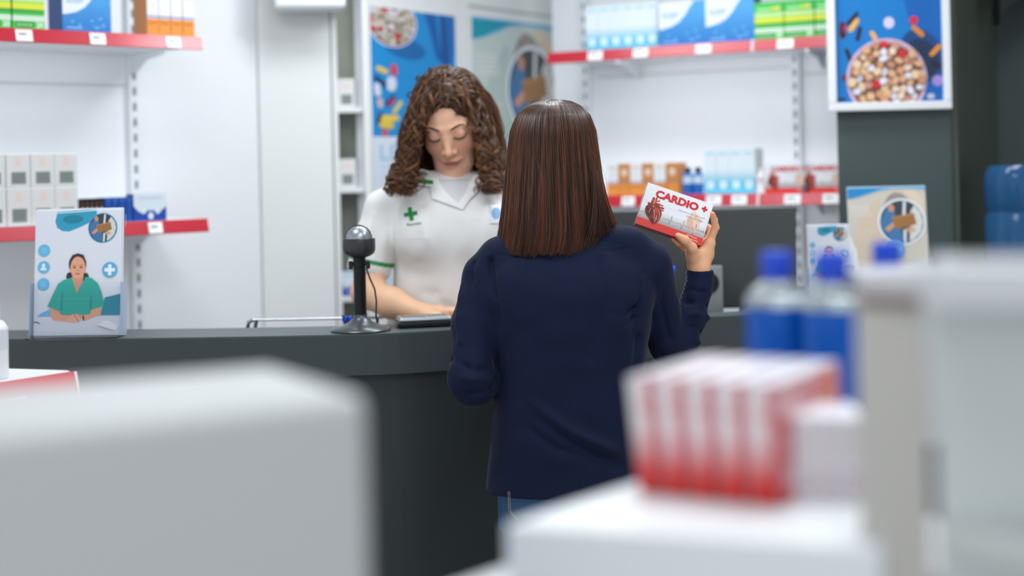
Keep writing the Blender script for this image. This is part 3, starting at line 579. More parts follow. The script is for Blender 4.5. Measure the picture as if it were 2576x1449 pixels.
# poster one on the cupboard's left door
def door_poster(name, px0, px1, pyt0, pyt1, Hm, art, label, u=100.0, flat_=False):
    q = P3-N3*.0015; a0 = on_plane(px0, pyt0, q, E3); a1 = on_plane(px1, pyt1, q, E3); W = (a1-a0).xy.length; z = (a0.z+a1.z)/2
    o = tag(empty(name, (a0.x, a0.y, 0), R3), label, 'poster'); t = MB(); t.box((W/2, -.0008, z-Hm/2), (W, .0014, Hm), mat((224, 228, 232), .4))
    s = W/u; sv = s if not flat_ else (px1-px0)/FPX*(a0.y+a1.y)/2/u; a = Art(t, (0, -.0016, z), (s, 0, 0), (0, 0, -sv), u, Hm/sv, step=.00002); a.H = Hm/sv; art(a); t.build('printed_sheet', o); return o
def art_post1(a):
    k = 100/215.0; B = (14, 134, 200); q = lambda pts: [((x-745)/2.786*k, (y-60)/2.786*k) for x, y in pts]
    bot = (945-60)/2.786*k
    a.rect(0, 0, 100, bot, B); a.poly(q([(1120, 60), (1200, 60), (1230, 300), (1260, 420), (1200, 380)]), (10, 86, 160)); a.poly(q([(1260, 60), (1370, 60), (1370, 240), (1300, 420), (1250, 430), (1255, 200)]), (8, 100, 176)); a.poly(q([(1230, 60), (1270, 60), (1300, 420), (1240, 420)]), (10, 74, 146))
    a.ell((980-745)/2.786*k, (330-60)/2.786*k, 24, 12, (10, 96, 160), 10)
    a.ell((905-745)/2.786*k, (170-60)/2.786*k, 160/2.786*k, 158/2.786*k, (10, 110, 176), 0)
    art_bowl(a, (895-745)/2.786*k, (160-60)/2.786*k, 168/2.786*k, 60, 3.4, 3, rim=(214, 212, 222), colors=[(206, 200, 190), (196, 178, 158), (214, 212, 216), (176, 176, 166)])
    def pill(x0, y0, x1, y1, r, c): (X0, Y0), (X1, Y1) = q([(x0, y0), (x1, y1)]); a.cap(X0, Y0, X1, Y1, r/2.786*k, c)
    pill(790, 480, 840, 500, 18, (214, 190, 90)); pill(893, 465, 897, 500, 22, (204, 66, 88)); pill(775, 545, 830, 590, 15, (18, 50, 84)); pill(876, 560, 874, 600, 32, (206, 210, 228)); pill(778, 600, 782, 650, 22, (206, 208, 226))
    pill(848, 720, 885, 675, 17, (60, 30, 60)); pill(862, 722, 884, 690, 12, (180, 50, 76)); pill(795, 700, 797, 730, 20, (196, 176, 180)); pill(890, 770, 935, 708, 14, (214, 196, 104)); pill(790, 845, 800, 800, 18, (60, 30, 66)); pill(820, 820, 900, 815, 22, (218, 192, 72)); pill(812, 862, 860, 866, 26, (214, 184, 66)); pill(822, 910, 824, 950, 18, (200, 76, 104))
    a.rect(0, bot, 100, a.H, (206, 216, 228)); a.text('LEEP', 7, (1105-60)/2.786*k, 17.5, (150, 188, 220), .02, width=46)
    for j in range(4): a.rect(8, bot+34+j*7, 84-(j % 2)*14, bot+36+j*7, (176, 196, 216))
door_poster('wall_poster', 929, 1143, 14, 42, 1.05, art_post1, 'blue poster with a pill bowl and loose capsules, behind the pharmacist', flat_=True)
door_poster('wall_poster', 1185, 1399, 45, 62, .95, lambda a: art_hands(a, (0, 148, 172), (188, 202, 200), (172, 188, 184)), 'poster with teal wave and round parcel photograph, on the right partition door')

# framed picture on the pillar
yf = 4.43; a0 = P(2076, -150, yf); a1 = P(2392, 274, yf); W = a1.x-a0.x; Hh = a0.z-a1.z
o = tag(empty('framed_picture', (a0.x, yf, a1.z)), 'white framed picture of a pill bowl on blue, hanging on the dark pillar', 'picture')
fw = .026; t = MB(); FM = mat((222, 225, 228), .35, nm='white_frame')
for (cx, cz, sx, sz) in ((W/2, fw/2, W, fw), (W/2, Hh-fw/2, W, fw), (fw*.42, Hh/2, fw*.84, Hh-2*fw), (W-fw*.42, Hh/2, fw*.84, Hh-2*fw)): t.box((cx, 0, cz), (sx, .034, sz), FM, .003)
t.build('frame', o)
t = MB(); t.box((W/2, .006, Hh/2), (W-fw*1.3, .006, Hh-fw*1.6), mat((10, 110, 190), .4)); pxm = 4.43/FPX
def art_frame(a):       # drawing unit = one photograph pixel at the picture, origin top left of the blue sheet
    X = lambda x: 2060+x/5-2097; Y = lambda y: y/5+(yoff)
    a.rect(0, 0, a.r[2], a.r[3], (4, 116, 190)); a.poly([(150, 0), (270, 0), (270, a.r[3]), (190, a.r[3]), (200, a.r[3]-150)][::-1], (3, 92, 172)); a.ell(X(1300), Y(720), 52, 70, (14, 66, 120), -30); a.ell(X(1290), Y(760), 40, 52, (22, 44, 78), -30)
    def pill(x0, y0, x1, y1, r, c): a.cap(X(x0), Y(y0), X(x1), Y(y1), r/5, c)
    pill(370, 300, 480, 180, 26, (34, 26, 52)); pill(300, 320, 295, 450, 42, (66, 16, 36)); pill(318, 330, 320, 390, 16, (190, 28, 50)); pill(480, 500, 515, 370, 28, (34, 26, 52)); pill(395, 380, 475, 270, 32, (222, 160, 50)); pill(400, 372, 465, 282, 10, (240, 190, 90))
    pill(665, 430, 700, 490, 30, (226, 168, 84)); a.ell(X(880), Y(303), 13.6, 14.6, (206, 198, 226)); a.ell(X(1192), Y(278), 10.6, 10.6, (206, 36, 58)); pill(1190, 370, 1290, 460, 32, (206, 128, 36)); pill(1410, 710, 1500, 620, 30, (212, 134, 36)); pill(340, 640, 385, 760, 26, (34, 26, 56)); pill(300, 990, 320, 970, 34, (110, 16, 52))
    a.ell(X(1475), Y(1045), 14, 14, (150, 130, 196)); pill(1430, 830, 1490, 860, 36, (30, 26, 46)); pill(185, 640, 190, 760, 16, (40, 34, 60)); pill(200, 1260, 300, 1250, 20, (30, 50, 90)); pill(185, 1150, 190, 1190, 14, (60, 40, 60)); pill(1370, 1240, 1400, 1240, 34, (180, 180, 196))
    art_bowl(a, X(835), Y(1010), 102, 90, 11.8, 11)
yoff = 150-fw/pxm
W2 = W-fw*1.6; a = Art(t, (fw*.8, .0028, Hh-fw), (pxm, 0, 0), (0, 0, -pxm), W2/pxm, (Hh-2*fw)/pxm, step=.00006, rough=.35); a.H = a.r[3]; art_frame(a); t.build('printed_picture', o)

# ---- leaflet holders ----
def leaflet_holder(base, W, H, R, sheets, art, label, lean=-6, pocket=.42, D=.035):
    o = tag(empty('leaflet_holder', base, R), label, 'leaflet holder'); RL = Matrix.Rotation(math.radians(lean), 3, 'X')
    t = MB(); t.box((0, 0, .002), (W+.012, D*2.2, .004), CLEAR, .001); t.build('holder_base', o)
    t = MB(); t.box(RL @ Vector((0, D*.55, H*.48+.004)), (W+.006, .002, H*.96), CLEAR, R=RL); t.build('holder_back', o)
    t = MB(); t.box(RL @ Vector((0, -.012, H*pocket/2+.004)), (W+.008, .002, H*pocket), CLEAR, R=RL); t.build('holder_pocket', o)
    for sx in (-1, 1):
        t = MB(); t.box(RL @ Vector((sx*(W/2+.005), D*.22, H*pocket/2+.004)), (.002, D+.006, H*pocket), mat((196, 210, 230), .15, trans=.5, ior=1.1), R=RL); t.build('holder_side', o)
    lf = tag(empty('leaflet_stack', Vector(base)+Vector((0, 0, .0048)), R), 'printed leaflets in the '+label.replace(' acrylic', '').split(' with ')[0]+', '+label.split(', ', 1)[-1], 'leaflets')
    t = MB()
    for k in range(sheets): t.box(RL @ Vector((.0012*(k % 3)-.001, .0045+.003*k, H/2+.0012*k)), (W, .0022, H), mat((222, 226, 236), .5), R=RL)
    s = W/100; a = Art(t, RL @ Vector((-W/2, .0029, H)), (s, 0, 0), RL @ Vector((0, 0, -s)), 100, H/s, step=.00005, rough=.3); a.H = H/s; art(a); t.build('leaflet', lf); return o
b = on_z(178, 853, HC+.0015); b = Vector((b.x, b.y+.045, HC)); Wl = 226/FPX*b.y
leaflet_holder(b, Wl, 318/FPX*b.y, Matrix.Rotation(math.radians(-5), 3, 'Z'), 4, art_nurse, 'clear acrylic leaflet holder with nurse leaflets, standing on the left end of the counter')
Ys = 4.02; p = P(2090, 740, Ys); leaflet_holder(Vector((p.x, Ys, HC)), 106/FPX*Ys, 178/FPX*Ys, Matrix.Rotation(math.radians(4), 3, 'Z'), 4, art_nurse, 'small clear holder with nurse leaflets, right of the computer monitor', lean=-2)
Ys = 4.17; p = P(2243, 740, Ys); leaflet_holder(Vector((p.x, Ys, HC)), 196/FPX*Ys, 262/FPX*Ys, Matrix.Rotation(math.radians(-3), 3, 'Z'), 3, art_hands, 'large clear holder with parcel photograph leaflets, in front of the dark pillar', lean=-8, pocket=.30)

# ---- barcode scanner ----
p = on_z(908, 832, HC); p.y += .0; sc_o = tag(empty('barcode_scanner', (p.x, p.y, HC)), 'black and grey barcode scanner on a flexible stand, on the counter before the pharmacist', 'scanner')
GM = mat((150, 156, 164), .28, metal=.6, nm='grey_scanner_shell'); DGM = mat((44, 46, 50), .35, nm='dark_scanner_shell'); BM = mat((84, 88, 94), .3, metal=.5)
k = p.y/FPX; t = MB(); t.lathe([(.071, 0), (.0735, .003), (.071, .007), (.045, .014), (.030, .021), (.022, .029), (.0165, .034), (.0165, .04)], (0, 0, 0), BM, 40); t.build('stand_base', sc_o)
t = MB(); prof = [(.014, .030)]
z = .036
while z < .176: prof += [(.0155, z), (.0155, z+.0022), (.0138, z+.0028), (.0138, z+.0036)]; z += .0042
t.lathe(prof+[(.0155, .178)], (0, 0, 0), mat((16, 17, 19), .4), 24); t.build('flexible_neck', sc_o)
t = MB(); t.lathe([(.017, .178), (.028, .182), (.0365, .188), (.0392, .194), (.0400, .200), (.0400, .222), (.0388, .2245)], (0, 0, 0), DGM, 40); t.lathe([(.013, .168), (.017, .172)], (0, 0, 0), BM, 24); t.build('scanner_head', sc_o)
t = MB(); t.lathe([(.0335, .224), (.0325, .232), (.028, .243), (.020, .251), (.010, .2555), (.002, .2565)], (0, 0, 0), GM, 40)
t.tube([(.0325*math.cos(a)*.98+0, -.010, .2245+.0325*math.sin(a)) for a in [math.pi*i/24 for i in range(25)]], .0011, mat((40, 44, 48), .4), 8); t.lathe([(.006, .2555), (.006, .2575), (.004, .2585)], (0, -.004, -.0008), mat((60, 64, 70), .35), 20); t.build('scanner_dome', sc_o)
t = MB()
for sx in (-1, 1): t.box((sx*.021, 0, .160), (.010, .016, .020), BLACKP, .003)
t.box((0, 0, .164), (.044, .012, .008), BLACKP, .002); t.build('neck_clip', sc_o)
t = MB(); t.tube([(.016, .008, .150), (.024, .010, .125), (.0345, .012, .10), (.038, .014, .07), (.036, .016, .036), (.038, .02, .017)], .0021, BLACKP, 8); t.build('cable', sc_o)
# ---- card terminal ----
a0 = on_z(996, 828, HC); a1 = on_z(1131, 822, HC); e = (a1-a0).xy.normalized(); R = Rz(e); L = (a1-a0).xy.length
ct = tag(empty('card_terminal', ((a0.x+a1.x)/2, (a0.y+a1.y)/2+.036, HC), R), 'grey and black card terminal lying on the counter beside the scanner', 'card terminal')
t = MB(); t.box((0, 0, .0085), (L, .075, .016), mat((22, 26, 34), .35), .006, top=(1.03, 1.03), seg=3); t.build('lower_shell', ct)
t = MB(); t.box((0, 0, .0215), (L*1.02, .077, .011), mat((150, 158, 164), .3, metal=.6), .005, top=(.93, .90), seg=3); t.build('upper_shell', ct)
t = MB(); t.box((-L*.2, 0, .0275), (L*.42, .050, .002), mat((20, 24, 26), .15), .0008); t.build('screen', ct)
for i in range(4):
    for j in range(3):
        t = MB(); t.box((L*.10+i*.0125, -.017+j*.017, .0272), (.009, .011, .0012), mat((120, 124, 128), .5), .0008); t.build('key', ct)
t = MB(); t.lathe([(.003, 0), (.003, .0015)], (-L*.04, -.0385, .008), mat((6, 6, 8), .5), 14, R=Matrix.Rotation(math.pi/2, 3, 'X')); t.build('charging_port', ct)

# ---- chrome rail and blue coil cord behind the counter ----
yr = 3.70; A_ = P(631, 805, yr); B_ = P(872, 801, yr+.02); rr = tag(empty('chrome_rack', (A_.x, yr, .90)), 'thin chrome wire rack standing behind the counter left of the scanner', 'rack')
lo = lambda v: v-Vector((A_.x, yr, .90))
t = MB(); t.tube([lo(A_), lo(A_.lerp(B_, .5)), lo(B_), lo(B_)+Vector((.10, .004, 0))], .0032, CHROME, 10); t.build('top_rail', rr)
for dx, dy in ((-.006, .0), (.012, .012), (.33, .016)):
    t = MB(); pth = [Vector((dx+(.012 if dx < 0 else 0), dy, A_.z-.90)), Vector((dx, dy, A_.z-.905)), Vector((dx-.003, dy, A_.z-.92)), Vector((dx-.003, dy, A_.z-1.0)), Vector((dx-.003, dy, .0))]; t.tube(pth, .0055 if dx < .1 else .003, CHROME, 10); t.build('rack_post', rr)
t = MB(); BLU = mat((16, 70, 190), .35); q = []
c0 = P(862, 803, 3.60); c1 = P(905, 797, 3.60)
for i in range(90): u = i/89; a = u*2*math.pi*4; c = c0.lerp(c1, u); q.append(c+Vector((.0, .006*math.sin(a), .007*math.cos(a)-.004*math.sin(3*u))))
t.tube(q, .0034, BLU, 8); t.tube([c0+Vector((0, 0, .002)), c0+Vector((.006, 0, -.010)), c0+Vector((.012, -.002, -.022)), c0+Vector((.020, -.002, -.014)), c0+Vector((.03, 0, -.006))], .004, BLU, 8)
o = t.build('coiled_cord'); tag(o, 'blue coiled cord at the end of the chrome rack, behind the scanner', 'cord')

# ---- monitor ----
ym = 3.98; TR_ = P(1998, 517, ym); TL_ = P(1470, 536, ym); BRm = P(1984, 772, ym); Wm = (TR_-TL_).length; Hm = TR_.z-BRm.z
mo = tag(empty('computer_monitor', ((TL_.x+TR_.x)/2, ym, .90)), 'dark grey computer monitor seen from the back, behind the customer hand', 'monitor')
RM = Matrix.Rotation(math.radians(6), 3, 'X'); cz = (TR_.z+BRm.z)/2-.90
t = MB(); t.box((0, 0, cz), (Wm, .030, Hm), mat((70, 74, 75), .42, nm='monitor_back'), .006, R=RM, seg=3); t.build('back_shell', mo)
t = MB(); t.box(RM @ Vector((0, .017, 0))+Vector((0, 0, cz)), (Wm-.02, .004, Hm-.02), mat((14, 15, 17), .15), R=RM); t.build('screen', mo)
sx = P(1781, 730, ym-.05).x-(TL_.x+TR_.x)/2
t = MB(); zb = P(1781, 668, ym-.05).z-.90
t.box((sx, -.052, zb/2), (.082, .012, zb), mat((128, 134, 134), .4, metal=.3), .003); c = P(1783, 712, ym-.06); t.lathe([(.030, 0), (.030, .002)], (sx, -.060, c.z-.90), mat((8, 9, 10), .6), 32, R=Matrix.Rotation(math.pi/2, 3, 'X')); t.box((sx, -.03, zb-.03), (.05, .03, .04), BLACKP, .002); t.build('stand_neck', mo)
t = MB(); t.box((sx, -.03, .006), (.24, .19, .012), mat((120, 126, 126), .4, metal=.3), .004); t.build('stand_foot', mo)

# ---- pens ----
pc_ = P(1668, 760, 3.72); ph = tag(empty('pen_cup', (pc_.x, 3.72, HC)), 'dark pen cup on the counter behind the customer right shoulder', 'pen cup')
t = MB(); t.lathe([(.030, 0), (.032, .003), (.032, .085), (.029, .085), (.029, .006), (.002, .006)], (0, 0, 0), mat((30, 34, 38), .4), 28); t.build('cup', ph)
for i, (px, py, dx, lab) in enumerate(((1696, 669, .012, 'blue pen leaning right in the pen cup behind the customer shoulder'), (1681, 655, -.004, 'blue pen standing upright in the pen cup behind the customer shoulder'))):
    top = P(px, py, 3.72+.01*i); bt = Vector((pc_.x-dx*.6, 3.72, HC+.010)); d = (top-bt); t = MB(); n_ = d.normalized()
    o = tag(empty('pen', bt), lab, 'pen', 'blue pens in the pen cup'); t.tube([(0, 0, 0), tuple(d*.5), tuple(d*.72)], [.0035, .0045, .0045], mat((20, 40, 120), .3), 10); t.build('barrel', o)
    t = MB(); t.tube([tuple(d*.70), tuple(d*.76), tuple(d*.97), tuple(d)], [.0052, .0068, .0058, .003], mat((10, 80, 235), .25), 12); t.build('pen_cap', o)

# ---- water cooler ----
wc_ = P(2596, 620, 4.33); wo = tag(empty('water_cooler', (wc_.x, 4.33, 0)), 'water cooler with a blue bottle at the right edge, in front of the dark wall', 'water cooler')
zt = P(2560, 412, 4.33).z; zb = zt-.40
t = MB(); t.box((0, 0, (zb-.03)/2), (.31, .31, zb-.03), mat((205, 208, 210), .4), .02, seg=3); t.build('cooler_body', wo)
t = MB(); R_ = .136; t.lathe([(.03, zb-.06), (.03, zb-.02), (R_*.9, zb+.02), (R_, zb+.05), (R_, zt-.16), (R_*.955, zt-.15), (R_*.955, zt-.14), (R_, zt-.13), (R_, zt-.055), (R_*.97, zt-.025), (R_*.88, zt-.004), (R_*.6, zt), (.01, zt-.004)], (0, 0, 0), mat((44, 92, 138), .12, trans=.35, ior=1.3, nm='blue_water_bottle'), 48); t.build('water_bottle', wo)
t = MB(); t.box((0, -.158, zb-.16), (.12, .01, .12), mat((60, 64, 68), .4), .003); t.build('dispenser_panel', wo)
# =============== FOREGROUND ===============
PAN = mat((182, 185, 187), .4, noise=.01, scale=4, nm='white_display_enamel')
# big white display cabinet, left
zt_ = CAMZ-.1545*.95
f1 = Vector((-.093-.006, .95)); f0 = Vector((-.306, .84)); e = (f1-f0).normalized(); f0 = f1-e*.75; n = Vector((-e.y, e.x))
o = tag(empty('display_cabinet', (f1.x, f1.y, 0), Rz(e)), 'large blurred white display cabinet close to the camera at lower left', 'cabinet')
t = MB(); t.prism([(-.75, 0), (0, 0), (-.004, .185), (-.25, .205), (-.75, .10)], .06, zt_, PAN, .010); t.build('cabinet_body', o)
t = MB(); t.prism([(-.74, .015), (-.02, .015), (-.02, .16), (-.25, .18), (-.74, .08)], 0, .06, mat((90, 94, 96), .5)); t.build('plinth', o)
# shelf corner at the left edge with red strip
zs = CAMZ-.149*2.5
c1 = on_z(184, 936, zs); c0 = on_z(-60, 972, zs); b0_ = on_z(-60, 926, zs)
o = tag(empty('display_shelf', (c1.x, c1.y, 0)), 'white shelf corner with red price strip at the left edge, before the counter', 'shelf')
l = lambda v: Vector((v.x-c1.x, v.y-c1.y))
e2 = (l(c1)-l(c0)).normalized(); 
t = MB(); t.prism([l(c0), l(c1), l(c1)+Vector((-.02, .03)), l(b0_)+Vector((0, .01))], zs-.022, zs, SHELFW, .002); t.build('shelf_board', o)
t = MB(); A0 = l(c0); A1 = l(c1); dn = Vector((e2.y, -e2.x))*.016
def slab(t, A0, A1, dn, z1, z0, m, th=.003):
    tn = dn.normalized()*th
    t.hexa([(A0.x+dn.x, A0.y+dn.y, z0), (A1.x+dn.x, A1.y+dn.y, z0), (A1.x+dn.x-tn.x, A1.y+dn.y-tn.y, z0), (A0.x+dn.x-tn.x, A0.y+dn.y-tn.y, z0), (A0.x+tn.x, A0.y+tn.y, z1), (A1.x+tn.x, A1.y+tn.y, z1), (A1.x, A1.y, z1), (A0.x, A0.y, z1)], m)
slab(t, A0, A1, dn, zs+.002, zs-.045, mat((214, 30, 52), .25, coat=.4)); ps = t.build('price_strip', o); ps['label'] = 'red price strip'
t = MB(); slab(t, A1, A1+e2*.006, dn, zs+.001, zs-.046, SHELFW); t.build('strip_end_cap', o)
t = MB(); slab(t, A1-e2*.245, A1-e2*.112, dn*1.12, zs-.004, zs-.044, mat((232, 234, 238), .4), .0015); pl = t.build('price_label', o); pl['label'] = 'white price label'
t = MB(); t.prism([l(c0)+Vector((0, .03)), l(c1)+Vector((-.05, .012)), l(c1)+Vector((-.06, .02)), l(b0_)+Vector((0, .0))], 0, zs-.024, SHELFW); t.build('shelf_support', o)
p = on_z(-42, 958, zs); p.y += .01
o = small_bottle('pill_bottle', .036, .137, mat((222, 224, 228), .35), mat((226, 228, 232), .35), mat((206, 212, 220), .45)); o.matrix_world = Matrix.Translation((p.x, p.y+.02, zs+.0005)); tag(o, 'white tub cut off by the left edge, on the shelf with red strip', 'bottle')
o.children[0].data.materials.clear(); o.children[0].data.materials.append(mat((222, 224, 228), .35))

# right display stand: shelf, upright, panel
zsh = CAMZ-.286
q0 = on_z(1268, 1318, zsh); q1 = on_z(2166, 1372, zsh); q0v = Vector((q0.x, q0.y)); q1v = Vector((q1.x, q1.y)); ql = on_z(1592, 1211, zsh); qlv = Vector((ql.x, ql.y))
lv = (qlv-q0v).normalized(); back_l = q0v+lv*.50; ev = (q1v-q0v).normalized()
ds = tag(empty('display_stand', (q1.x, q1.y, 0)), 'blurred white display stand in the right foreground with boxes and bottles', 'display stand')
L_ = lambda v: v-q1v
t = MB(); t.prism([L_(q0v), L_(q1v)+ev*.015, L_(Vector((.46, 1.62))), L_(back_l)], zsh-.052, zsh, SHELFW, .004); t.build('shelf_board', ds)
t = MB(); t.prism([L_(q0v)+Vector((-.012, .0)), L_(q1v)+ev*.015+Vector((0, -.012)), L_(Vector((.46, 1.55))), L_(back_l)+Vector((0, -.05))], zsh-.32, zsh-.285, SHELFW, .004); lb = t.build('shelf_board', ds)
z_up = P(2200, 768, 1.06).z
ul = P(2163, 900, 1.07).x; ur = P(2322, 900, 1.05).x; UPM = mat((184, 182, 178), .5, nm='grey_upright')
t = MB(); t.prism([L_(Vector((ul, 1.075))), L_(Vector((ur, 1.04))), L_(Vector((ur+.012, 1.085))), L_(Vector((ul+.012, 1.13)))], 0, z_up, UPM, .003)
z = z_up-.02
while z > .7: t.box((ur-q1v.x+.0004, 1.062-q1v.y, z), (.004, .012, .028), mat((120, 122, 120), .7)); z -= .058
t.build('upright', ds)
t = MB(); t.prism([L_(Vector((ul, 1.072))), L_(Vector((ur-.004, 1.037))), L_(Vector((ur+.010, 1.09))), L_(Vector((ul+.012, 1.134)))], z_up, z_up+.007, mat((90, 74, 72), .5), .002); c = t.build('upright_cap', ds); c['label'] = 'dark brown top cap'
zp = P(2450, 655, 1.0).z
pa = P(2352, 800, 1.03).x
t = MB(); t.prism([L_(Vector((pa, 1.035))), L_(Vector((.62, .93))), L_(Vector((.63, .955))), L_(Vector((pa+.01, 1.06)))], .10, zp-.034, mat((194, 202, 202), .35, noise=.02, scale=2), .004); t.build('side_panel', ds)
a_ = P(2330, 1335, 1.0); b_ = P(2600, 1262, .95)
t = MB(); t.prism([L_(Vector((pa, 1.02))), L_(Vector((.60, .70))), L_(Vector((.64, .92))), L_(Vector((pa+.005, 1.034)))], a_.z-.022, a_.z-.004, mat((196, 200, 200), .4), .003); t.build('side_shelf', ds)
t = MB(); t.prism([(-.35, -.02), (.25, -.1), (.25, .35), (-.1, .35)], 0, .08, mat((120, 124, 126), .5)); t.build('base_plinth', ds)
t = MB(); t.prism([(-.33, .08), (.14, .10), (.14, .3), (-.12, .33)], .08, zsh-.052, mat((196, 198, 200), .5)); t.build('back_board', ds)
# white cartons on top / behind the post
yc = 1.43; c0 = P(2158, 700, yc); c1 = P(2400, 700, yc); h0 = P(2280, 684, yc).z; hb = zsh
t = MB(); t.box((0, .05, (h0-hb)/2), (c1.x-c0.x, .10, h0-hb), mat((204, 206, 210), .3, coat=.5), .003); o = t.build('storage_carton'); o.location = ((c0.x+c1.x)/2, yc, hb+.0006); tag(o, 'plain white wrapped carton behind the grey upright at right', 'carton')
z0_ = zp-.032; xa = P(2352, 700, 1.0).x
t = MB(); t.box((0, 0, .016), (.26, .10, .032), mat((198, 201, 206), .25, coat=.4), .004); o = t.build('storage_carton'); o.matrix_world = Matrix.Translation((xa+.125, .985, z0_)) @ Rz((.62-pa, -.105)).to_4x4(); tag(o, 'flat white glossy carton on top of the side panel at the right edge', 'carton')

# red heart boxes standing side by side
s_ = Vector((.857, -.515)); d_ = Vector((.515, .857)); zb_ = zsh
st = on_z(1614, 1238, zb_); st = Vector((st.x, st.y)); first = None
for i in range(5):
    o = cb.copy(); COL.objects.link(o)
    # narrow side (x = -CW/2) faces the camera: local x -> d_, local -y (front print) -> s_
    base = st+s_*(.0262*i)
    X = Vector((-d_.x, -d_.y, 0)); Y = Vector((s_.x, s_.y, 0)); Z = Vector((0, 0, 1)); lean = math.radians(-5.5+i*1.0)
    R = Matrix((X, Y, Z)).transposed(); Rl = Matrix.Rotation(-lean, 3, X)
    SC = 1.03
    M = Matrix.Translation((base.x+d_.x*CW*.5*1.0, base.y+d_.y*CW*.5, zb_+.0012)) @ (Rl @ R).to_4x4() @ Matrix.Diagonal((1.05, 1.0, 1.0, 1)); o.matrix_world = M
    tag(o, f'blurred red heart medicine box, {ORD[i] if i < 4 else "rightmost"} of five in the foreground', 'box', 'heart medicine boxes in the foreground')
def art_faint(a): H = a.H; a.rect(8, 0, 92, H, (220, 216, 222)); a.rect(22, H*.08, 78, H*.55, (206, 198, 200)); a.rect(22, H*.62, 78, H*.92, (198, 182, 188)); 
sp = on_z(1998, 1262, zb_); fm = None
for i in range(3):
    if fm is None: fm = carton('medicine_box', .0187, .075, .071, mat((224, 226, 234), .4), art_faint); o = fm
    else: o = fm.copy(); COL.objects.link(o)
    o.matrix_world = Matrix.Translation((sp.x+.0105+.0192*i, sp.y-.004*i, zb_+.0006)) @ Rz((.98, -.12)).to_4x4()
    tag(o, f'blurred slim white carton, {["left", "middle", "right"][i]} of three beside the foreground heart boxes', 'box', 'slim white cartons in the foreground')
# blue water bottles
CLR = mat((225, 235, 238), .05, trans=.75, ior=1.33, nm='clear_bottle_plastic'); LIQ = mat((4, 86, 182), .2, ior=1.33, nm='blue_liquid'); CAPB = mat((8, 66, 196), .3, nm='blue_cap')
first = None
for i, (px, py, d) in enumerate(((1952, 633, 1.50), (2092, 640, 1.46), (2231, 642, 1.62))):
    top = P(px, py, d)
    if first is None:
        h = top.z-zsh; r = .034; o = first = empty('liquid_bottle', (top.x, d, zsh)); hh = h
        t = MB(); t.lathe([(r*.97, h*.702), (r, h*.71), (r*.97, h*.74), (r*.82, h*.79), (r*.50, h*.835), (r*.40, h*.85), (r*.40, h*.87)], (0, 0, 0), CLR, 36); t.build('bottle_body', o)
        t = MB(); t.lathe([(r*.9, .0), (r, .006), (r, h*.695), (r*.96, h*.70)], (0, 0, 0), LIQ, 36); t.build('blue_contents', o)
        prof = []; t = MB(); t.lathe([(r*.46, h*.85), (r*.48, h*.86), (r*.48, h*.985), (r*.42, h), (.002, h)], (0, 0, 0), CAPB, 36); t.build('bottle_cap', o)
    else: o = dup(first, (top.x, d, zsh))
    o.location.z = zsh+.0006; tag(o, ['clear bottle of blue liquid with blue cap, leftmost of three behind the foreground heart boxes', 'clear bottle of blue liquid with blue cap, middle of three behind the slim white cartons', 'clear bottle of blue liquid, rightmost of three, mostly hidden by the grey upright'][i], 'bottle', 'blue liquid bottles in the foreground')
